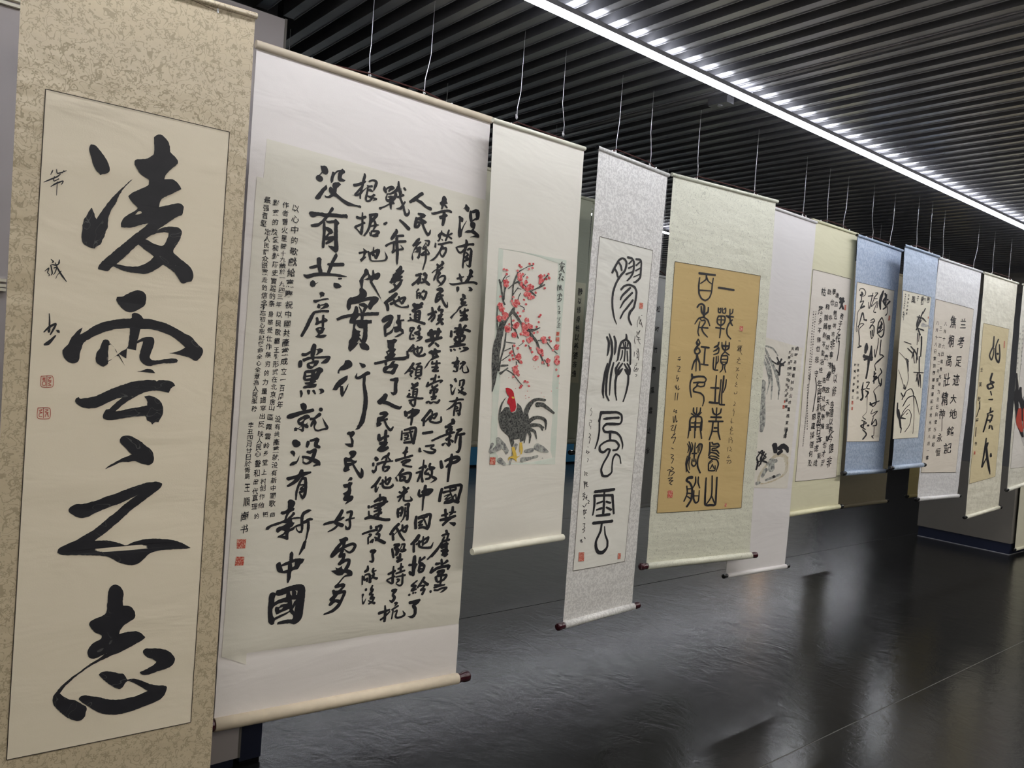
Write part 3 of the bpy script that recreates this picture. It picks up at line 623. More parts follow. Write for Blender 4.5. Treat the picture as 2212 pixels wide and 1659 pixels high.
S1.11 1007 785 20 1005 756 7 1014 718 15 1034 752 5
S1.12 1080 841 13 1070 813 20 1086 810 20 1064 780 20
S1.12 1064 777 16 1089 773 16 1071 747 20 1095 751 20
S1.12 1099 750 20 1089 726 16 1061 711 16
S1.12 1055 734 9 1106 709 20
S1.14 1222 1093 13 1240 1029 16
S1.14 1237 1122 16 1280 1121 20 1247 1102 24 1266 1078 24 1260 1045 20
S1.15 1306 1119 13 1328 1113 13 1322 1084 16 1340 1075 13 1297 1068 11 1304 1082 11
S1.15 1294 1049 20 1292 1019 24 1270 1025 20
S1.15 1272 999 20 1315 1006 20 1278 987 9
S1.14 1246 961 13 1245 913 20 1247 838 20
S1.14 1207 910 20 1261 926 20
S1.14 1239 835 13 1198 866 13 1260 885 16
S1.15 1309 977 13 1309 913 20
S1.15 1286 938 16 1324 949 20
S1.15 1271 906 16 1343 920 16
S1.15 1273 880 13 1351 885 16
S1.15 1328 896 16 1330 824 18 1309 811 16 1277 830 7
S1.15 1283 863 13 1301 854 20 1277 834 9
S1.14 1251 781 24 1281 781 24 1258 751 20 1273 726 24 1254 699 24 1231 713 5
S1.14 1281 684 20 1298 682 20 1278 662 7
S1.13 1196 677 13 1202 628 20 1201 562 20
S1.13 1150 629 24 1200 636 20 1237 642 16
S1.13 1166 578 16 1199 595 16 1238 627 13
S1.14 1259 639 16 1308 661 16
S1.14 1268 630 13 1260 571 11
S1.14 1281 620 11 1302 628 13 1293 585 16 1311 571 16 1354 575 18 1370 588 18 1351 618 5
S1.17 1423 1017 25 1423 960 33 1421 877 25
S1.16 1380 957 20 1446 954 20
S1.16 1388 904 20 1408 886 25 1443 943 9
S1.17 1473 1004 16 1472 963 25 1500 952 21
S1.17 1480 981 16 1514 1000 21
S1.17 1474 943 21 1468 902 21
S1.17 1474 939 13 1515 939 21 1504 898 21 1473 894 21
S1.17 1481 916 16 1499 914 13
S1.17 1461 830 13 1415 798 19 1451 790 21 1418 760 21 1457 766 16
S1.16 1398 732 18 1403 728 16
S1.16 1433 743 16 1433 735 13
S1.17 1450 740 13 1457 739 13
S1.18 1522 846 21 1498 810 21 1470 776 17
S1.18 1515 820 17 1559 787 25
S1.17 1487 785 13 1532 783 15 1499 753 17
S1.17 1499 749 13 1534 756 19 1515 720 21
S1.16 1408 670 25 1452 671 29 1491 677 25
S1.17 1483 667 25 1441 642 25 1460 620 25 1460 575 25 1439 559 25 1398 569 3
S1.20 1709 1089 25 1659 1071 25 1705 1078 25 1704 1039 25 1667 1039 21 1718 1038 21
S1.20 1690 1037 25 1688 1009 29 1721 1002 21
S1.20 1666 1097 17 1611 1040 21 1542 984 13
S1.20 1670 968 17 1681 924 25
S1.19 1624 938 25 1656 939 17
S1.20 1726 951 25 1699 934 17
S1.19 1594 915 17 1579 878 25
S1.18 1583 877 21 1632 903 25 1701 910 25 1748 909 25 1736 887 21
S1.19 1643 874 25 1699 879 25 1682 854 21 1645 854 17
S1.19 1628 837 21 1640 804 21
S1.19 1632 840 17 1726 841 21 1705 808 21 1650 795 17
S1.20 1679 839 17 1678 792 17 1672 762 17
S1.19 1624 775 17 1714 764 13
S1.19 1621 756 17 1718 767 13
S1.18 1589 733 21 1592 725 17
S1.19 1623 737 17 1656 732 17 1683 741 17 1739 741 17 1703 718 17 1676 710 3
C1
F41 44 129 3428 113 3279 最强音堅
F41 42 143 3229 137 3016 定人民群众跟
F39 40 142 2974 150 2779 黨走的信念
F44 42 187 3420 186 3236 對黨的熱
F44 44 199 3187 208 2979 愛和對曆史
F42 45 203 2926 199 2780 實踐的亲
F42 42 250 3418 255 3153 作者曹火星時
F42 38 253 3109 260 2873 十九歲於一九四
F42 38 252 2829 246 2781 三年
F55 51 317 3409 324 3133 以心中的歌
F59 56 320 3062 307 2852 獻給黨慶
F39 36 146 2753 148 2556 不忘初心牢記
F39 38 147 2518 132 2269 使命全心全意為
F37 40 130 2230 127 2153 人民服
F40 40 198 2713 199 2452 身感受仕作無
F40 43 199 2392 183 2158 穷的力量譜
F40 43 253 2716 251 2486 以民歌霸王
F40 43 254 2443 247 2147 鞭形式在北京房
F50 50 315 2783 308 2415 祝中國共產黨成
F41 50 310 2350 298 2131 立一百周年
F37 40 129 2101 129 2101 務
F41 40 114 1997 111 1667 辛丑四月廿日於青島
F42 41 188 2106 182 2002 寫出反
F39 43 181 1941 172 1812 映人民心
F39 47 176 1747 170 1569 聲和時代
F39 47 171 1526 172 1469 真理
F42 41 243 2111 226 1863 山區霞雲岭
F40 41 225 1815 219 1632 乡堂上村
F40 41 218 1589 216 1475 创作他
F43 43 291 2038 288 1484 没有共產黨就没有新中國歌
F43 64 116 1595 118 1505 王順
F56 60 111 1410 114 1328 崗书
F39 39 190 1405 248 1414 的把
F36 35 297 1410 297 1410 曲
C2
K70 1267 131 1262 129 1203 72 1207
K71 1155 126 1149 123 1093 68 1097'''
INK['s3']='''C3
P136 2341 309 2347 505 2351 705 2353 913 2357 912 2055 912 1747 923 1401 941 1049 955 644 543 662 206 673 190 1111 172 1586 151 1972 144 2159
C1
S1.39 355 2187 10 326 2122 13 312 2076 10 313 2007 10 310 1950 7
S1.39 355 2187 11 407 2216 6 466 2246 6 515 2261 6
S1.36 164 2102 12 183 2065 12 200 2007 11 222 1940 13 238 1920 13
S1.37 228 2144 7 207 2116 7 187 2079 5
S1.38 269 2145 5 235 2128 5 231 2110 5
S1.37 262 2044 7 306 2080 8 357 2110 15 380 2124 13
S1.39 358 2106 13 414 2093 15 472 2069 11 525 2044 13 572 2022 9
S1.41 523 2061 8 584 2086 12 614 2103 15 653 2162 11 700 2214 11
S1.43 609 2098 12 664 2123 13
S1.40 436 2180 5 414 2155 5
S1.39 399 2056 7 357 2055 7 314 1998 7
S1.39 367 2070 5 319 2007 5
S1.37 231 2054 17 224 2010 10 223 1958 13
S1.39 396 2025 7 381 1997 7 372 1961 7
S1.39 400 1928 6 445 1915 6 453 1898 6
S1.38 341 1909 10 326 1877 28 289 1834 17 253 1774 19 233 1738 28
S1.38 333 1873 24 372 1842 21 426 1794 15 493 1746 24 575 1748 19 643 1772 8
S1.38 312 1836 9 323 1793 6 333 1724 6
S1.38 339 1751 6 392 1711 6
S1.35 164 1904 6 171 1802 8 187 1700 8
S1.36 225 1785 28 222 1728 42 216 1676 42
S1.36 227 1766 37 211 1682 45 193 1584 57 190 1473 52 190 1376 37 188 1306 22 178 1240 7
S1.37 276 1701 8 267 1595 13 240 1489 11 230 1405 16
S1.38 326 1775 10 369 1736 10 410 1669 8
S1.40 507 1740 31 561 1701 23 616 1662 19 653 1606 16 667 1578 12
S1.42 636 1667 10 708 1679 13 782 1681 10
S1.44 730 1670 10 811 1609 7 879 1576 7
S1.42 667 1571 9 705 1514 12 729 1479 7
S1.43 726 1516 9 783 1474 7
S1.37 278 1631 7 380 1628 7
S1.36 271 1561 7 335 1586 10
S1.36 250 1483 7 331 1533 7
S1.38 353 1608 7 378 1546 7 444 1479 8
S1.36 254 1445 17 320 1451 13
S1.36 250 1385 23 277 1400 13 322 1430 11
S1.37 305 1416 7 375 1390 7 460 1323 7 503 1295 4
S1.38 409 1484 7 420 1428 7 395 1377 12
S1.40 467 1637 5 421 1609 5
S1.40 529 1620 7 563 1586 10
S1.41 557 1737 12 646 1773 7
C4
B14 10 203 2188 233 2184 233 2153 362 2240 381 2230 348 2195 474 2266 514 2270 472 2224 508 2238 377 2159 363 2170 361 2135 383 2151 405 2176 457 2156 447 2128 400 2109 438 2105 422 2076 482 2092 514 2091 497 2072 641 2161 608 2161 653 2198 602 2129 679 2170 700 2214 709 2187 667 2096 566 2048 541 2014 548 2006 321 1986 186 1975 307 1954 387 1940 438 1976 464 1944 441 1888 382 1869 409 1845 301 1770 340 1804 627 1861 639 1875 626 1815 604 1777 622 1734 716 2184
B29 21 233 2093 235 2072 370 2162 379 2137 495 2089 514 2087 467 2064 612 2184 616 2149 490 2022 504 2006 458 2023 361 1951 351 1928 192 1911 213 1879 258 1840 243 1817 190 1812 486 1821 485 1763 469 1744 535 1772 368 1762 385 1777 294 1725 280 1742
B20 14 396 2091 422 2076 448 2119 327 1934 194 1890 234 1851 198 1795 452 1787
B32 23 287 1736 375 1765 363 1693 464 1765 513 1776 469 1716 500 1711 530 1663 544 1671 697 1686 709 1668 863 1627 666 1585 677 1579 626 1525 429 1528 420 1520 878 1539 876 1509 430 1521 400 1427 413 1399 768 1510 887 1502
B15 11 311 1731 413 1591 348 1559 373 1504 435 1706 499 1618 552 1600 769 1702 788 1674 633 1605 575 1572 601 1516 783 1474 372 1609 360 1531 418 1449 387 1363 339 1551 444 1379 483 1295 474 1280 519 1332 550 1326 568 1297 466 1651 579 1724 822 1602 707 1493 883 1442 910 1391 453 1487 701 1551 335 1494 464 1480 861 1642 883 1643
B5 3 557 1254 536 1217 543 1196 578 1204 601 1175 607 1458 659 1454 625 1437 838 1261 753 1211 905 1289 928 1331 421 1271 340 1354 431 1315 718 1243
C2
P314 1272 333 1276 358 1270 383 1260 405 1235 413 1207 432 1165 441 1122 429 1093 391 1082 375 1114 371 1135 345 1156 347 1185 359 1206 328 1233
C5
P382 1203 403 1207 422 1195 400 1189
P426 804 454 807 479 756 491 727 531 733 493 712 496 683 464 706 424 714 401 694 403 722 446 735
P508 838 535 841 551 783 544 747 530 740 531 783 514 755
C1
P335 1205 309 1184 275 1141 263 1071 268 1015 293 958 345 916 387 887 424 808 439 807 450 843 438 865 507 871 520 842 553 855 551 928 552 1015 526 1073 501 1123 452 1158 452 1115 435 1086 386 1082 363 1121 325 1121 294 1092 281 1078 290 1127 310 1170
S1.40 574 1000 47 556 1073 39 580 1131 39 627 1175 31 687 1191 24 772 1185 19
S1.42 681 1147 40 744 1148 32 811 1119 24 890 1079 17
S1.40 584 1000 39 652 1037 31 724 1041 24 778 1026 24 803 993 19 803 941 7
S1.40 567 964 47 637 978 31 720 978 24 775 956 16
S1.40 599 949 31 674 927 19 701 868 7
S1.40 580 942 31 625 898 19 622 832 7
S1.39 571 928 24 567 870 13 561 834 7
S1.42 742 971 17 767 934 7
C6
S1.35 273 874 30 306 824 61 262 790 46 208 770 23
S1.36 325 824 46 379 773 31 371 752 16
S1.34 220 833 23 198 771 16
S1.41 708 801 56 784 777 48 850 753 17
S1.39 588 767 31 659 773 39
S1.39 555 696 47 645 707 24 727 720 24
S1.35 309 704 46 370 666 23
S1.38 472 821 31 419 665 16
S1.42 792 703 12
C1
S1.47 857 2335 8 848 2325 8
S1.47 823 2308 5 829 2315 5 889 2324 5 877 2310 5
S1.47 843 2306 5 838 2291 5 891 2303 5 846 2283 5
S1.47 856 2312 5 860 2280 5 826 2248 5
S1.47 878 2297 5 847 2269 5 862 2258 5
S1.47 866 2281 5 893 2252 8
S1.46 831 2230 6 858 2238 6 829 2193 6
S1.47 841 2236 5 844 2177 5
S1.47 867 2217 5 887 2214 5 863 2193 5 890 2187 5 869 2198 5
S1.46 828 2142 5 821 2114 5 830 2092 5
S1.46 835 2139 5 843 2121 5 845 2103 5
S1.47 854 2146 5 859 2104 5
S1.47 868 2143 5 863 2124 5 886 2103 5
S1.46 843 2126 5 876 2130 5
S1.46 855 2076 6 876 2069 6
S1.46 831 2050 5 836 2065 5 884 2063 5 878 2051 5
S1.46 857 2063 5 853 2034 5
S1.46 834 2023 6 880 2033 6 869 2013 6 839 2005 6
S1.46 860 1975 3 847 1964 3 868 1962 3 857 1937 3
S1.46 867 1966 3 866 1943 3
S1.46 845 1920 5 878 1928 5 860 1910 5 881 1907 5
S1.46 847 1872 3 845 1862 3
S1.46 870 1878 3 866 1859 3
S1.46 884 1880 3 867 1846 3 845 1834 3
S1.46 869 1832 4 865 1804 4 885 1810 4 883 1828 4 869 1827 4
S1.46 846 1793 3 893 1792 3
C2
K849 1756 886 1759 887 1726 848 1723
K849 1710 891 1713 892 1678 851 1675
K204 729 264 727 265 667 206 673'''
INK['s4']='''G large_character
S1.63 299 3088 18 339 3153 18 377 3205 18 418 3230 18 463 3229 18 493 3198 18 476 3129 18 419 3075 20 364 3002 18 331 2917 18 328 2839 17 344 2763 16 379 2689 12 416 2645 6
S1.64 374 3193 16 414 3163 18 431 3127 16
S1.64 329 3129 16 365 3099 17 382 3062 16
S1.67 506 3252 22 565 3251 20 599 3224 18 606 3170 18 596 3121 18 562 3077 16 522 3045 13
S1.68 568 3232 13 529 3199 16
S1.68 593 3188 13 529 3158 16
S1.68 597 3137 13 502 3101 18
S1.69 631 3254 19 692 3257 21 715 3233 16 718 3161 18 713 3096 19 652 3050 18 619 3045 9
S1.70 694 3238 13 639 3198 16
S1.70 708 3184 13 638 3150 15
S1.70 709 3128 13 613 3090 9
S1.65 443 2957 18 487 2993 19 557 3012 20 638 3003 20 674 2963 19 670 2891 19 649 2817 20 601 2772 24 585 2723 19 606 2685 18 637 2656 14
S1.67 577 2988 18 520 2946 21 466 2905 16 442 2865 11
S1.68 612 2948 18 540 2893 19 487 2848 16 448 2793 11
S1.68 627 2882 18 551 2807 19 498 2759 16 460 2700 13
G inscription
S1.70 786 2758 8
S1.69 746 2746 3 726 2696 3 732 2644 3
S1.70 757 2743 3 751 2706 3
S1.70 776 2725 4 765 2707 4 784 2717 4 755 2682 5 796 2678 5 780 2701 5 814 2651 4
G red_seal
C2
K736 2870 791 2872 791 2819 734 2817
C1
G large_character
S1.61 297 2522 17 329 2475 21 328 2401 18 317 2359 10
S1.62 325 2552 11 364 2485 21 382 2396 21 366 2313 21 338 2213 21 335 2114 19 350 2016 18 394 1960 11
S1.63 398 2535 17 425 2481 21 424 2407 19 418 2373 10
S1.61 329 2290 13 306 2211 19 296 2113 19 302 2031 19 321 1982 8
S1.63 414 2303 13 392 2207 19 388 2116 15 399 2008 8
S1.66 569 2567 13 577 2525 22 506 2487 20 481 2410 20 471 2335 15 446 2313 6
S1.66 577 2521 19 638 2487 20 655 2412 17 662 2298 17
S1.65 536 2489 13 551 2456 13
S1.66 571 2495 13 573 2458 13 568 2323 13
S1.66 611 2490 14 603 2460 14
S1.65 514 2441 19 619 2444 19
S1.65 531 2417 12 528 2367 13 506 2327 10
S1.66 601 2417 12 621 2326 12
S1.64 495 2307 13 454 2251 20 466 2210 27 487 2202 32 537 2246 19 556 2255 8
S1.65 543 2301 15 489 2244 20 480 2210 20
S1.63 474 2202 22 462 2135 19 473 2052 17 504 1965 10
S1.65 571 2298 14 635 2242 19 646 2209 31 585 2248 15
S1.66 615 2304 14 660 2260 20 660 2209 22
S1.66 646 2200 19 650 2124 19 634 2030 15 599 1955 12
G inscription
S1.69 729 2604 5 745 2588 5 778 2617 5 761 2581 5
S1.69 760 2585 4 727 2562 4 787 2549 4 736 2554 4
S1.69 739 2528 5 796 2537 5
S1.68 706 2560 4 705 2517 4 723 2489 4
S1.69 765 2547 4 761 2526 4 802 2492 4
S1.68 718 2416 4 716 2373 4
S1.69 771 2449 5 792 2403 5 792 2343 5
S1.68 745 2426 4 775 2420 4 749 2401 4 771 2394 4 761 2359 4 781 2373 4
S1.68 767 2316 4 756 2290 4 734 2298 4
S1.68 736 2281 4 727 2237 4 773 2274 4 755 2247 4 795 2266 4 777 2240 4 734 2238 4
S1.68 753 2209 4 782 2205 4 762 2188 4
G large_character
S1.60 301 1853 20 274 1775 15
S1.59 297 1853 30 422 1856 27 517 1857 23 589 1834 19 602 1783 19 572 1751 19 463 1752 27 382 1750 23 340 1718 17 371 1682 21 472 1679 25 541 1669 21 601 1631 17 641 1562 15 640 1519 6
S1.59 291 1845 19 284 1775 15 291 1693 15 281 1611 15 252 1534 11
S1.60 330 1796 8 376 1800 23 483 1807 21 553 1808 25
S1.61 443 1675 23 451 1608 19
S1.61 454 1606 23 376 1589 17 314 1553 17 326 1511 22 374 1498 22 424 1525 20 458 1516 19 432 1458 17 386 1402 17 360 1345 17 386 1289 22 454 1282 23 511 1312 15 510 1371 13 516 1439 15 552 1475 19 610 1452 12 639 1387 10
S1.61 454 1604 20 537 1594 19 586 1555 19 560 1517 19 506 1513 19
G inscription
S1.57 163 1893 3 153 1873 3 173 1861 3 164 1832 3 159 1824 5
S1.57 150 1788 3 176 1784 3 172 1764 3 147 1764 3 157 1735 3 176 1735 3
S1.57 170 1735 3 173 1707 3
S1.57 158 1671 4 179 1654 4 156 1634 4 176 1630 4 169 1581 4
S1.56 153 1553 5 160 1549 5
S1.56 144 1525 4 141 1497 4 158 1516 4 173 1500 4 154 1492 4 184 1508 4
S1.56 159 1452 4 173 1443 4 163 1419 4
S1.55 135 1339 4 143 1322 4 137 1298 4
S1.56 155 1326 4 173 1321 4 158 1305 4 178 1300 4
S1.55 133 1250 4 150 1216 4 158 1248 4 151 1184 4
S1.56 160 1232 4 181 1223 4 177 1203 4 200 1201 4
G large_character
S1.58 301 1149 29 431 1150 29 568 1153 29
S1.60 429 1141 15 434 1024 21 434 942 23
S1.57 291 1112 25 433 1107 23 554 1101 25
S1.57 296 1107 21 301 1025 19 289 940 11
S1.62 550 1099 25 570 1014 21 592 928 16
S1.58 337 1041 19 409 1053 19
S1.58 337 984 17 404 993 23
S1.60 467 1049 19 527 1032 19
S1.60 473 997 16 544 968 23
S1.58 343 930 21 529 927 25
S1.57 306 867 29 435 864 27 574 861 31
S1.59 425 850 18 415 783 21 363 702 21 368 643 25 407 595 31 470 587 36 527 625 21 528 683 19 489 746 15 469 822 9
G inscription
S1.55 141 1249 5 154 1197 5
S1.56 165 1234 5 178 1243 5 175 1205 5 195 1199 5
S1.55 160 1149 5 132 1137 5 169 1135 5 135 1118 5 164 1116 5 146 1084 6
S1.56 193 1124 5 174 1097 5 194 1109 5 190 1086 5
S1.56 205 1080 5 229 1069 5 209 1051 5 231 1050 5
S1.55 144 1038 5 168 1021 5 194 1053 5
S1.55 170 1002 5 157 989 5 201 995 5 181 978 5 197 967 5 168 960 5
S1.55 164 998 6 169 951 6
S1.55 172 931 5 188 920 5
S1.55 164 875 5 193 873 5 181 850 5 198 834 5 163 824 5 197 815 5 173 794 5
S1.54 144 731 7 166 733 7 153 716 7 180 713 7
S1.55 200 753 7 209 738 7
G red_seal
C2
K138 625 209 619 215 539 142 545
K705 549 749 543 750 490 707 493'''
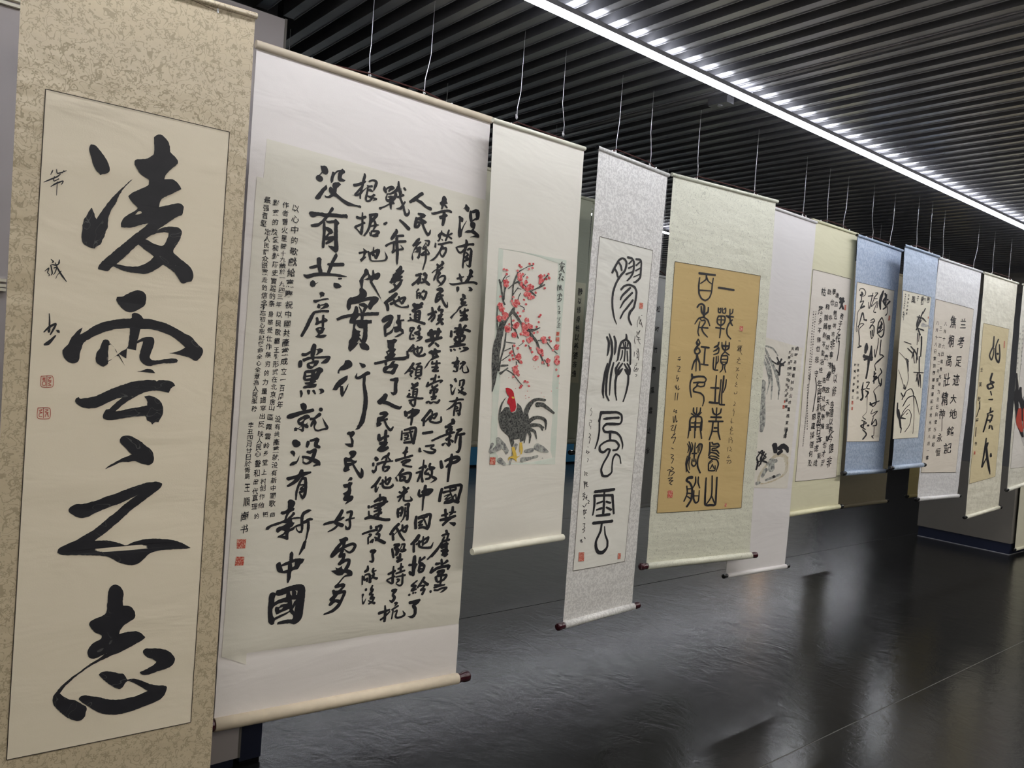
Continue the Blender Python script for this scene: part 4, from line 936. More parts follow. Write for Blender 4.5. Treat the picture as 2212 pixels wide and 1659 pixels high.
INK['s5']='''S1.41 435 2869 23 654 2877 20
S1.42 535 2860 15 531 2818 15 465 2773 11
S1.42 535 2855 13 564 2809 13 617 2785 9
S1.41 448 2829 11 444 2754 16 457 2674 16 494 2628 16 547 2615 16 596 2643 14 622 2701 14 626 2784 14 632 2844 11
S1.41 460 2706 15 614 2716 13
S1.44 717 2759 22 821 2760 21 937 2759 22
S1.41 443 2536 16 469 2566 18 507 2575 20 539 2555 20 541 2500 24 544 2446 20
S1.41 497 2551 15 509 2497 20 537 2477 22
S1.42 594 2551 13 593 2505 17 544 2473 21
S1.42 547 2451 17 478 2431 15 428 2370 9
S1.42 548 2446 15 602 2424 15 634 2371 11
S1.41 498 2428 13 519 2412 13 557 2420 15 566 2397 15 527 2344 15 551 2300 15 615 2257 11
S1.41 495 2400 11 482 2340 13 479 2294 13 498 2259 11
S1.41 495 2343 11 611 2346 17
S1.44 735 2558 13 740 2519 13 767 2513 13 771 2559 11 740 2538 9
S1.44 791 2563 11 803 2516 13 839 2519 13 838 2566 13 807 2544 9
S1.44 745 2478 15 731 2444 13 743 2404 15 791 2389 17 835 2417 15 844 2455 13 827 2483 15 745 2478 15
S1.44 739 2440 11 838 2447 11
S1.44 785 2477 11 791 2394 13
S1.43 719 2360 15 842 2358 15
S1.44 788 2384 15 789 2329 15 786 2263 13
S1.45 902 2563 11 906 2479 15 860 2489 13
S1.46 946 2567 11 941 2529 13 912 2512 11
S1.45 853 2491 15 963 2489 15
S1.45 908 2489 15 928 2434 17 959 2401 13
S1.46 950 2459 13 903 2413 17 880 2355 15 896 2300 15 948 2265 15
C2
K1069 2407 1119 2408 1120 2356 1070 2354
C1
S1.47 1067 2255 4 1102 2254 4
S1.46 1066 2204 4 1089 2187 4 1068 2167 4
S1.47 1093 2211 4 1097 2178 4 1064 2162 4
S1.47 1107 2207 4 1121 2156 4
S1.47 1123 2194 4 1099 2164 4
S1.41 491 2227 13 470 2189 15 489 2167 15 516 2188 15 496 2223 11
S1.41 490 2158 13 469 2120 17
S1.41 542 2155 17 650 2153 17
S1.44 784 2221 11 769 2178 15 718 2161 13
S1.44 784 2170 13 748 2135 17 716 2124 11
S1.44 825 2220 11 838 2165 15 881 2144 15 932 2171 15 933 2223 13
S1.45 881 2238 9 887 2149 13
S1.44 841 2193 11 929 2195 11
S1.41 473 2192 20 508 2171 17
S1.41 495 2166 19 456 2122 17 466 2086 17 505 2084 17 528 2109 17 505 2139 15 480 2133 15
S1.41 492 2079 17 497 2038 30
S1.41 495 2038 21 457 1999 17 436 1923 13
S1.40 485 2028 13 493 1912 11
S1.41 503 2039 21 534 1995 17 546 1922 13
S1.41 542 2155 19 646 2156 17
S1.42 595 2145 15 595 2063 15 596 1985 15
S1.41 557 1985 13 653 1981 15
S1.43 724 2166 13 774 2191 17 778 2214 15
S1.43 716 2122 13 785 2159 15
S1.43 720 2089 11 783 2112 15 791 2159 13
S1.43 727 2062 13 726 1997 15 737 1942 15 797 1938 15
S1.43 761 2073 13 766 1999 15 757 1943 11
S1.44 787 2080 11 793 2029 13 770 1995 11
S1.44 828 2190 15 852 2154 15 894 2148 15 932 2169 15 932 2226 13
S1.45 882 2222 13 882 2128 13
S1.44 836 2181 9 930 2183 9
S1.45 882 2133 15 833 2088 13
S1.45 882 2128 15 947 2100 13
S1.44 834 2078 13 834 2022 15 878 1997 17 922 2023 15 921 2089 15 834 2083 15
S1.44 838 2050 13 918 2055 11
S1.44 841 2022 13 922 2026 11
S1.44 865 1991 15 863 1949 13 833 1919 11
S1.44 898 1993 13 896 1960 13 918 1922 11
S1.40 441 1880 19 455 1848 24 530 1861 20 608 1861 19 643 1839 15 633 1816 15 614 1806 17 537 1802 19 473 1795 15
S1.40 455 1848 21 429 1797 15 432 1733 15 458 1652 11
S1.41 543 1802 17 521 1774 15 567 1762 15 618 1769 15 628 1797 15
S1.40 522 1765 17 480 1735 15 490 1708 17 575 1698 17 624 1668 15 635 1622 15 622 1570 11
S1.43 787 1884 13 788 1767 15 796 1608 17
S1.42 718 1757 15 832 1758 21
S1.42 716 1611 22 836 1605 22
S1.44 859 1845 13 859 1752 13 854 1657 15 864 1597 17 939 1592 19
S1.44 895 1885 17 894 1800 21 886 1696 15 898 1598 13
S1.45 936 1849 13 931 1773 15 904 1716 11
S1.40 501 1548 13 506 1507 17 541 1481 17
S1.40 546 1554 11 548 1481 15
S1.41 598 1551 13 596 1510 15 555 1476 15
S1.39 476 1493 13 550 1462 15 616 1505 11
S1.39 482 1323 15 465 1415 17 486 1456 17 550 1462 15 615 1459 17 633 1418 17 637 1325 15
S1.39 490 1398 13 615 1401 13
S1.39 494 1360 19 607 1362 13
S1.40 543 1462 13 553 1324 15
S1.42 769 1552 13 788 1505 17 837 1483 15
S1.44 897 1550 13 888 1508 17 837 1483 15
S1.43 831 1558 13 836 1431 13
S1.42 757 1462 19 907 1463 21
S1.42 731 1422 15 939 1422 17
S1.43 798 1412 13 795 1327 15
S1.43 872 1413 13 882 1328 15
S1.43 818 1356 15 859 1356 13
S1.46 1060 2193 4 1084 2166 4 1058 2150 4
S1.47 1107 2205 4 1114 2153 4 1058 2154 4
S1.47 1127 2212 4 1099 2162 4 1139 2117 4
S1.47 1094 2085 4 1109 2077 4 1076 2061 4 1124 2064 4
S1.47 1104 2058 4 1072 2032 4 1130 2021 4
S1.46 1065 1979 4 1087 1971 4 1069 1941 4
S1.46 1099 1981 4 1097 1948 4 1121 1954 4
S1.46 1086 1918 4 1102 1905 4 1083 1885 4 1106 1867 4
S1.46 1096 1833 4 1085 1814 4 1106 1810 4 1074 1789 4 1117 1782 4
S1.46 1075 1723 4 1077 1708 4 1111 1714 4 1115 1734 4
S1.46 1086 1628 4 1103 1609 4 1077 1589 4 1105 1590 4
S1.46 1088 1556 4 1077 1532 4 1098 1532 4 1090 1480 4
S1.45 1072 1455 4 1061 1431 4 1076 1427 4 1064 1407 4 1098 1413 4
S1.45 1075 1374 4 1092 1350 4 1065 1341 4
S1.39 464 1413 15 466 1335 15 456 1247 11
S1.40 539 1414 15 550 1249 11
S1.41 627 1416 16 622 1338 16 649 1245 13
S1.39 490 1399 15 608 1401 13
S1.39 491 1360 18 613 1360 13
S1.42 731 1416 14 942 1420 14
S1.42 794 1409 16 791 1320 18 759 1231 14
S1.43 872 1411 16 884 1312 18 921 1234 14
S1.43 822 1352 18 857 1353 14
S1.42 798 1318 14 883 1319 14
S1.39 476 1212 11 508 1142 18 491 1055 20 469 988 18 477 939 15 515 902 11
S1.39 456 1191 9 483 1152 13 470 1102 9
S1.39 512 1205 9 533 1162 13 523 1111 9
S1.39 469 1070 9 457 997 13 474 910 9
S1.39 511 1055 9 499 987 11 519 929 7
S1.40 563 1201 11 565 1094 16 566 1016 13
S1.39 530 1094 13 595 1096 15
S1.39 540 1040 11 539 987 16 569 967 16 597 986 16 591 1040 11
S1.39 542 1021 9 590 1018 9
S1.40 586 1150 11 625 1189 18 661 1182 18 659 1133 16 621 1045 16 626 966 18 670 899 16
S1.40 611 1172 9 615 1103 11
S1.41 634 1177 9 633 1123 9
S1.42 773 1207 14 783 1123 18 775 1073 16
S1.42 804 1207 16 827 1187 18 890 1194 18 915 1168 16 867 1148 16 818 1143 16 821 1123 16 884 1123 18 924 1093 14
S1.42 795 1167 11 893 1168 9
S1.42 777 1078 14 802 1103 16 874 1093 16 927 1063 14
S1.42 777 1054 14 806 1068 14 878 1058 16 930 1038 11
S1.42 777 1054 16 824 1039 16 896 1028 16 929 983 16 902 908 11
S1.42 832 1029 14 784 994 14 788 925 14
S1.42 838 1014 9 785 984 7
S1.42 793 935 11 792 920 14 880 919 14 881 969 11
S1.42 841 984 12 814 939 12
S1.42 842 974 12 870 939 12
S1.39 561 855 32 507 851 27 488 823 23 533 802 21 574 743 21 572 635 20 519 564 20
S1.39 496 769 15 511 696 15 473 619 15
S1.39 507 740 15 560 743 13
S1.38 504 698 16 566 694 13
S1.39 515 666 11 558 645 16
S1.40 611 859 13 615 800 18 586 752 11
S1.40 650 858 14 653 799 16 683 745 11
S1.39 603 722 13 605 644 18 638 598 18 677 617 16 679 720 11
S1.39 609 668 13 678 666 11
S1.41 764 846 14 768 727 20 779 578 21 864 565 23 928 568 21 931 663 20 924 848 18
S1.42 851 864 16 864 665 16 799 580 14
S1.42 868 655 14 920 578 16
S1.45 1057 1424 4 1074 1405 4
S1.45 1079 1364 4 1061 1334 4 1105 1330 4
S1.45 1077 1324 4 1066 1294 4 1117 1294 4
S1.45 1056 1253 4 1059 1203 4
S1.45 1077 1264 4 1100 1249 4 1080 1234 4 1110 1229 4 1106 1198 4
S1.45 1053 1158 4 1051 1113 4
S1.45 1081 1163 4 1107 1133 4 1079 1123 4 1117 1113 4
S1.45 1078 1072 5 1059 1047 5 1095 1052 5
S1.44 1048 1017 5 1113 1022 5
S1.45 1077 1012 5 1059 987 5
S1.45 1098 1022 5 1123 1001 5 1088 986 5
C2
K1070 572 1100 574 1100 538 1071 539
C1
S1.38 244 2026 6 272 2037 6
S1.38 238 2008 6 274 2016 6 256 2001 6
S1.38 233 1947 6 277 1940 6 251 1895 6 282 1897 6
S1.38 248 1860 6 242 1825 6 270 1835 6 254 1799 6
S1.38 230 1754 6 253 1720 6 241 1763 6
S1.38 274 1756 6 271 1717 6 293 1730 6
S1.38 243 1685 6 241 1614 6
S1.38 274 1686 6 270 1615 6
S1.37 243 1527 6 239 1500 6 276 1519 6 264 1492 6 283 1496 6
S1.37 234 1456 6 251 1395 6 258 1457 6
S1.37 267 1466 7 281 1404 7 297 1414 7
S1.37 214 1359 6 249 1369 6 225 1324 6 266 1325 6 284 1378 6 269 1298 6
S1.37 254 1281 7 282 1290 7 233 1245 7 290 1255 7 263 1193 7
S1.37 249 1149 7 274 1140 7
S1.37 244 1087 7 281 1078 7 255 1052 7 285 1043 7 265 999 7
S1.36 220 929 8 253 937 8 243 875 8
S1.37 264 963 8 295 945 8 262 919 8 311 910 8 267 875 8
S1.36 234 849 8 293 857 8 248 826 8 303 830 8 262 804 8 293 786 8
C2
K242 731 309 732 314 661 247 660'''
INK['s6']='''C6
S1.76 342 2510 20 501 2365 29 628 2216 34 701 2081 29 704 1943 10
S1.77 390 2417 20 475 2306 29 552 2134 25 564 1940 10
S1.76 342 2395 20 447 2266 29 501 2132 20 469 1995 8
S1.77 375 2522 20 515 2502 20 630 2431 8
S1.76 365 2127 72 389 1916 72 437 1684 58 427 1587 38
C1
S1.80 642 2354 34 752 2330 20
S1.78 518 2366 15 645 2334 15 706 2397 20
S1.80 683 2317 20 680 2218 25
S1.82 782 2371 16 683 2317 26
S1.80 616 2411 15 680 2336 15
S1.79 619 2274 13 660 2237 13
S1.79 711 1429 59 740 1349 45
S1.80 806 1388 50 892 1416 60 970 1385 50 994 1344 26
S1.79 797 1328 40 865 1357 40
S1.74 385 1297 15 476 1373 15 464 1217 15
S1.74 410 1355 15 556 1293 15 393 1238 15
S1.76 513 1353 20 456 1276 20 582 1234 20
S1.74 388 1161 20 410 1238 20 368 1297 20
S1.76 550 1332 16 433 1198 16
C8
P447 1101 568 1214 727 1319 906 1326 1022 1283 1013 1101 738 1010 532 990 428 1004
C6
S1.78 684 1251 74 682 1152 74
S1.79 773 1249 40 603 1213 40
S1.76 577 1155 49 519 1078 34
S1.80 870 1085 30 594 1036 26
C1
S1.78 747 1070 35
C6
S1.74 428 1004 44 477 1012 29
C1
F74 48 1002 2534 911 1527 峭壁奇重青前尔山垓重燕東闲郎
F58 39 910 2528 877 1867 天石而當和來苦多留倡
F54 37 862 2485 850 1927 於楚是百王安秋月造石
S1.82 928 1607 26 914 1507 11
C2
K803 1882 846 1883 848 1843 805 1842
K823 1934 849 1935 853 1907 824 1906'''
INK['s7']='''C1
F97 86 845 2405 793 2127 君子之行
S1.99 771 2620 34 811 2603 48 850 2629 27
S1.98 769 2570 27 815 2582 34 870 2595 30
S1.99 825 2576 34 810 2531 23 774 2492 16
S1.99 821 2547 27 863 2500 27
F107 111 360 2653 330 2427 枯落
F91 76 350 2303 352 1969 多不接世
F90 83 346 1842 360 1675 悲守
F93 70 493 2668 483 2484 励精
F92 77 476 2357 470 1821 險躁則不能治
F97 70 459 1722 464 1609 性
F94 77 601 2680 581 2550 學也
F93 70 571 2366 555 1883 非學無以廣
F100 71 651 1803 648 1660 才静
F95 71 685 2647 671 2432 澹泊無
F95 64 694 2377 672 2175 以明志
F111 128 680 2047 680 2047 非
F100 85 674 1918 674 1918 寧
F95 71 695 1791 670 1689 静無
F119 115 799 2128 799 2128 行
S1.98 840 2102 10 846 1987 10 825 1856 10
F101 115 758 1751 819 1639 静以
F26 19 228 2403 226 1600 天君之行静以修身儉以养德非澹泊無以明志非寧静無以致遠夫學
F26 19 181 2399 198 1612 須静也才須學也非學無以廣才非志無以成學淫慢則不能励
C2
K892 2551 935 2555 938 2489 898 2485
C1
F118 135 821 1481 793 1299 修身
F105 105 794 1209 818 892 德以养今
S1.95 885 983 11 795 938 11 749 863 11
F129 136 853 771 836 604 德非
F98 81 635 1638 744 893 遠致夫學須静
F98 89 684 818 678 593 也才淫
F96 81 554 1605 604 1043 志無以成學慢
F96 81 574 879 578 685 不能
F106 102 454 1557 529 894 年與時馳意與日去
F95 88 498 776 507 598 遂成
F94 87 388 1159 381 601 窮廬將復何及
S1.90 348 1626 10 389 1496 10 351 1217 10
F27 20 224 1664 198 809 精險躁則不能治性年與時馳意與日去遂成枯落多不接世悲守窮廬將復何及時在壬寅年
F27 20 191 1533 260 1012 诸葛亮誡子書一篇歲次壬寅秋月書於青島'''
INK['s8']='''C1
S2.19 160 2300 8 183 2330 8 265 2339 8 327 2308 8 316 2263 8 236 2237 8
S2.20 226 2291 20 247 2266 28 198 2250 23
S2.19 220 2257 10 236 2199 10 202 2162 10 294 2189 10 227 2094 17 318 2125 23
S2.19 250 2102 6 166 2039 6 161 1940 6 162 1809 6 197 1811 6 286 2039 17 350 1957 12 419 1957 26 338 1956 15
S2.18 189 1855 9 264 1899 9 349 1901 9 231 1825 9 263 1718 12 272 1630 12 329 1623 14 249 1601 20
S2.22 402 2261 12 534 2281 15
S2.24 528 2314 9 468 2112 12
S2.25 590 2321 9 664 2329 12 565 2251 12 666 2256 8
S2.25 578 2252 9 512 2139 9 672 2223 9 586 2085 9 650 2079 15
S2.26 689 2202 9 676 2138 9
S2.22 429 2186 8 444 2110 8
S2.29 822 2375 18 774 2290 37 750 2220 34 780 2132 18
S2.29 880 2347 24 915 2305 27 849 2241 29 940 2182 21 856 2139 15
S2.30 934 2342 12 918 2226 21
S2.31 973 2277 24
S2.32 1043 2262 24 961 2207 18
S2.30 976 2197 9 995 2107 9 949 2068 18
S2.28 839 2029 15 752 1947 15 754 1811 18
S2.28 852 2030 12 921 1950 15 933 1825 18 865 1774 18 781 1802 12
S2.27 824 1976 15 856 1945 26 778 1881 18 863 1911 15 777 1824 15 896 1879 12
S2.23 522 1961 9 604 1991 15 635 1960 12 526 1939 12
S2.24 613 1946 9 517 1860 12 557 1908 12 636 1892 15 643 1791 12 591 1736 9 548 1829 15
S2.23 595 1844 18 608 1777 12
S2.26 790 1757 9 785 1654 9 738 1503 12 705 1603 9
S2.27 871 1740 12 869 1556 15 936 1549 15 992 1529 18
S2.21 468 1666 20 471 1610 47 455 1542 23
S2.20 422 1518 20 492 1477 33 448 1447 15
S2.23 609 1642 18 586 1505 23 544 1463 23
S2.23 612 1631 15 657 1464 21
S2.20 420 1496 35 577 1494 35 636 1461 30
S2.22 568 1469 36 565 1350 22 537 1224 22
S2.20 439 1462 21 656 1498 30
S2.28 990 1530 8 851 1467 22 754 1408 10 795 1337 13
S2.24 757 1323 16 774 1167 16
S2.25 802 1301 19 744 1251 13 838 1254 25 743 1190 16 868 1244 16
S2.27 925 1368 13 976 1321 16 892 1257 13 936 1173 16 994 1163 22 971 1138 19
S2.27 993 1236 13 994 1163 19
S2.26 941 1149 8 793 1071 8 845 1012 16 891 916 16 806 866 13 716 912 22
S2.22 721 888 25 982 942 13
S2.23 800 829 8 771 768 8 954 807 13 832 733 13
S2.23 848 721 10 813 623 13 921 697 13 963 623 19 856 611 13
S2.24 899 599 8 907 489 8 855 477 16 902 446 10
S2.19 470 1168 10 460 1085 22 493 979 22 448 943 30
S2.18 436 1072 16 550 1088 13
S2.21 560 1172 16 639 1174 13 574 1101 13 655 1091 16
S2.20 555 1064 16 638 1043 22 571 981 13
S2.21 612 1042 10 624 911 5 634 791 5 540 730 7 626 695 13
S2.18 524 683 13 662 647 13 511 611 19 651 563 13
S2.19 593 659 16 581 587 16
S2.21 715 617 31
S2.19 572 563 13 689 503 19 597 437 19
F65 37 213 1380 226 973 錄寅首春書墨
F66 37 288 1383 354 964 往事千秋寅秋月
C6
K1041 2076 1094 2076 1089 2011 1036 2009
K203 926 247 927 251 880 206 879
K212 850 252 851 255 807 214 809'''
INK['s9']='''C1
F93 89 792 2270 792 2270 蘭
F71 49 689 2270 689 2270 竹
F101 122 607 2246 607 2246 君
F69 77 468 2262 468 2262 子
F117 109 345 2234 345 2234 風
F48 30 206 2273 195 2034 壬寅秋月書首
F38 23 119 2274 105 1982 青島紅色南湖船一戰遺址
S2.30 729 2151 15 667 2078 15
S2.26 502 2019 12 680 2013 23 790 1978 12
S2.29 662 2100 15 549 1912 18
S2.27 572 2047 12 524 1910 23 650 1787 17
S2.28 635 1986 15 513 1843 15
S2.27 582 1870 15 738 1856 23
S2.26 571 1803 15 577 1648 6
S2.27 616 1829 15 618 1695 6
S2.28 690 1767 23 712 1657 20 723 1501 15
S2.21 205 1665 12 403 1647 12
S2.22 318 1586 14 476 1530 17 370 1567 17
S2.24 410 1614 15 575 1536 20 642 1451 9
S2.25 516 1577 23 465 1463 12
S2.25 501 1532 15 552 1401 9
S2.26 611 1605 18 601 1404 12
S2.22 348 1434 23 387 1282 12
S2.22 295 1453 12 376 1414 12
S2.27 683 1498 18 754 1097 12
S2.24 551 1279 12 855 1286 12
S2.26 678 1274 18 650 1160 12
S2.27 758 1255 18 820 1077 6
S2.26 657 1250 18 735 1119 12
S2.19 101 1517 6 299 1431 6 373 1303 6 409 1173 6 353 1038 6
S2.18 111 1291 6 231 1165 6 328 1038 6
S2.20 282 904 12 381 1017 12 521 1055 12 611 980 12 684 689 6 691 453 6
S2.20 323 817 12 447 931 15 640 958 15 768 826 9 842 714 6
S2.18 261 641 9 380 774 9 514 843 9
S2.19 281 663 9 478 776 9 590 711 9 567 576 9 439 476 9
S2.18 172 858 14 187 727 23 261 641 28 307 531 23
S2.18 212 771 17 253 684 28
S2.19 281 663 28 428 653 15
S2.21 316 1103 12 350 1049 17 300 1059 17
S2.19 241 991 12 297 949 17
S2.21 361 995 9 346 950 9
S2.21 442 709 9 486 732 9
S2.19 331 531 12 320 465 12
C9
S2.29 698 1925 56 853 1927 29
S2.31 878 1929 23 937 1900 23
C6
S2.21 134 2028 9 127 1941 9
C2
K837 2054 857 2056 863 2029 837 2027'''
INK['s10']='''C1
F236 174 980 2584 924 1750 兰考足迹
F231 140 884 1467 884 1467 大
F272 155 920 1243 842 735 地銘記
F214 198 639 2582 585 1460 焦桐高壯精
F222 152 535 1237 535 1237 神
S2.36 547 1182 7 575 989 7
F169 138 530 892 522 684 永恒
F91 65 387 2533 338 797 八月十六日是焦裕禄为生日向還在的話
F89 64 249 2453 289 1724 三一百九二可憶
F88 61 132 2524 189 608 八月十八日來到蘭接道遵記王君光於八月一書'''
INK['s11']='''C1
S2.42 539 2855 20 540 2698 28 485 2637 24 436 2549 20 519 2483 24 571 2557 20 580 2672 16
S2.44 719 2825 20 642 2705 20 680 2535 28 803 2456 28 833 2573 24 773 2743 20
S2.43 736 2596 40
S2.40 600 2272 32 557 2156 28 700 2133 24 471 2081 32 517 2025 32 682 2060 28 563 2127 20
S2.39 595 1985 20 642 1929 20
S2.39 555 1855 20 692 1859 28
S2.39 652 1728 20 651 1670 32
S2.38 537 1625 20 747 1672 32
S2.38 574 1611 28 531 1496 28 464 1338 24
S2.39 643 1612 24 749 1599 28 668 1497 28
S2.38 559 1525 24 731 1527 24
S2.39 681 1439 28 670 1396 28
S2.40 750 1440 20 797 1382 28
S2.37 588 1237 20 579 1122 28 534 864 24 518 778 28 574 834 20 658 919 20
S2.37 579 1122 20 672 1165 20 626 1064 20
S2.37 613 1122 28 692 918 40 800 741 36 854 652 12
S2.39 815 989 24 825 945 40
F106 73 200 2309 205 1859 壬寅秋
S2.35 240 1818 12 235 1719 12 160 1576 12
S2.34 223 1775 12 240 1818 12 254 1691 12
F105 73 192 1520 183 1408 曜
S2.33 183 1408 12 200 1266 12
F92 73 224 1153 224 1153 书
C2
K184 1035 230 1034 241 983 188 984
K942 2813 984 2816 996 2700 961 2698'''
INK['s12']='''C6
F67 35 164 2717 243 2094 壬寅秋月書於青島之畔
F66 35 56 2589 78 2026 祥雲和風一戰遺址
C1
S2.77 60 1936 24 137 1700 54 135 1551 77 230 1343 62 375 1103 77 601 890 39
S2.79 302 1706 40 300 1555 78 465 1408 78 614 1166 78
S2.82 553 1562 56 700 1167 79
C9
S2.78 274 1494 55 287 1284 78 475 1043 70 684 735 24
C2
S2.78 354 1345 55 367 1133 94 534 982 47
S2.81 566 1349 56 690 1043 79
S2.82 859 733 41
C6
S2.80 513 1226 63 679 920 48'''
# ---------------------------------------------------------------- helpers
def tag(o, label=None, cat=None, group=None, kind=None):
    if label: o['label'] = label
    if cat: o['category'] = cat
    if group: o['group'] = group
    if kind: o['kind'] = kind
    return o
def empty(name, loc, rz=0.0):
    o = bpy.data.objects.new(name, None); C.objects.link(o); o.location = loc; o.rotation_euler = (0, 0, rz)
    o.empty_display_size = 0.05
    return o
def mesh_obj(name, verts, faces, mat, parent=None, smooth=False):
    me = bpy.data.meshes.new(name); me.from_pydata(verts, [], faces); me.update()
    if mat: me.materials.append(mat)
    if smooth:
        for p in me.polygons: p.use_smooth = True
    o = bpy.data.objects.new(name, me); C.objects.link(o)
    if parent: o.parent = parent
    return o
class MB:
    def __init__(s): s.v = []; s.f = []
    def box(s, x0, x1, y0, y1, z0, z1):
        n = len(s.v)
        s.v += [(x0,y0,z0),(x1,y0,z0),(x1,y1,z0),(x0,y1,z0),(x0,y0,z1),(x1,y0,z1),(x1,y1,z1),(x0,y1,z1)]
        s.f += [tuple(n+i for i in q) for q in ((0,3,2,1),(4,5,6,7),(0,1,5,4),(1,2,6,5),(2,3,7,6),(3,0,4,7))]
        return s
    def tube(s, pts, r, n=8, caps=True):
        pts = [Vector(p) for p in pts]; rr = r if isinstance(r, (list, tuple)) else [r]*len(pts)
        base = len(s.v)
        for i, p in enumerate(pts):
            d = (pts[min(i+1, len(pts)-1)] - pts[max(i-1, 0)]).normalized()
            a = Vector((0,0,1)) if abs(d.z) < .9 else Vector((1,0,0))
            e1 = d.cross(a).normalized(); e2 = d.cross(e1)
            for k in range(n):
                t = 2*PI*k/n; q = p + (e1*math.cos(t) + e2*math.sin(t))*rr[i]; s.v.append(tuple(q))
        for i in range(len(pts)-1):
            for k in range(n):
                a = base+i*n+k; b = base+i*n+(k+1)%n; s.f.append((a, a+n, b+n, b))
        if caps:
            s.f.append(tuple(base+k for k in range(n))); s.f.append(tuple(base+(len(pts)-1)*n+k for k in reversed(range(n))))
        return s
    def make(s, name, mat, parent=None, smooth=False): return mesh_obj(name, s.v, s.f, mat, parent, smooth)
# ---------------------------------------------------------------- materials
class NT:
    def __init__(s, name):
        s.m = bpy.data.materials.new(name); s.m.use_nodes = True; s.t = s.m.node_tree; s.n = s.t.nodes
        s.b = s.n['Principled BSDF']
    def add(s, ty, **kw):
        n = s.n.new(ty)
        for k, v in kw.items(): setattr(n, k, v)
        return n
    def link(s, a, b): s.t.links.new(a, b)
    def coord(s): return s.add('ShaderNodeTexCoord').outputs['Object']
    def math(s, op, a, b=None, c=None):
        n = s.add('ShaderNodeMath', operation=op)
        for i, v in enumerate((a, b, c)):
            if v is None: continue
            if isinstance(v, (int, float)): n.inputs[i].default_value = v
            else: s.link(v, n.inputs[i])
        return n.outputs[0]
    def vmath(s, op, a, b=None):
        n = s.add('ShaderNodeVectorMath', operation=op)
        for i, v in enumerate((a, b)):
            if v is None: continue
            if isinstance(v, (tuple, list)): n.inputs[i].default_value = v
            else: s.link(v, n.inputs[i])
        return n.outputs[0] if op not in ('LENGTH',) else n.outputs['Value']
    def noise(s, scale, detail=3, rough=.5, vec=None, dist=0, out='Fac'):
        n = s.add('ShaderNodeTexNoise'); n.inputs['Scale'].default_value = scale; n.inputs['Detail'].default_value = detail
        n.inputs['Roughness'].default_value = rough; n.inputs['Distortion'].default_value = dist
        s.link(vec if vec is not None else s.coord(), n.inputs['Vector']); return n.outputs[out]
    def ramp(s, fac, stops):
        n = s.add('ShaderNodeValToRGB'); e = n.color_ramp.elements
        while len(e) < len(stops): e.new(0.5)
        for i, (p, c) in enumerate(stops):
            e[i].position = p; e[i].color = (c, c, c, 1) if isinstance(c, (int, float)) else (*c, 1)
        s.link(fac, n.inputs[0]); return n.outputs[0]
    def mix(s, fac, a, b, ty='MIX'):
        n = s.add('ShaderNodeMixRGB', blend_type=ty)
        for i, v in enumerate((fac, a, b)):
            if isinstance(v, (int, float)): n.inputs[i].default_value = v
            elif isinstance(v, tuple): n.inputs[i].default_value = (*v, 1) if len(v) == 3 else v
            else: s.link(v, n.inputs[i])
        return n.outputs[0]
    def setc(s, v, name='Base Color'):
        if isinstance(v, tuple): s.b.inputs[name].default_value = (*v, 1)
        elif isinstance(v, (int, float)): s.b.inputs[name].default_value = v
        else: s.link(v, s.b.inputs[name])
    def bump(s, h, strength=.3, dist=.002):
        n = s.add('ShaderNodeBump'); n.inputs['Strength'].default_value = strength; n.inputs['Distance'].default_value = dist
        s.link(h, n.inputs['Height']); s.link(n.outputs[0], s.b.inputs['Normal'])
    def fin(s, rough=.6, spec=.5, metal=0):
        if not s.b.inputs['Roughness'].is_linked: s.b.inputs['Roughness'].default_value = rough
        s.b.inputs['Specular IOR Level'].default_value = spec; s.b.inputs['Metallic'].default_value = metal
        return s.m
def plain(name, col, rough=.6, spec=.4, metal=0, var=.12, scale=30, bump=0):
    t = NT(name); n = t.noise(scale, 4)
    t.setc(t.mix(n, tuple(c*(1-var) for c in col), tuple(min(1, c*(1+var)) for c in col)))
    if bump: t.bump(t.noise(scale*3, 5), bump, .002)
    return t.fin(rough, spec, metal)
def emit(name, col, st):
    t = NT(name); t.b.inputs['Emission Color'].default_value = (*col, 1); t.b.inputs['Emission Strength'].default_value = st
    t.setc((.8, .8, .8)); return t.fin(.5)
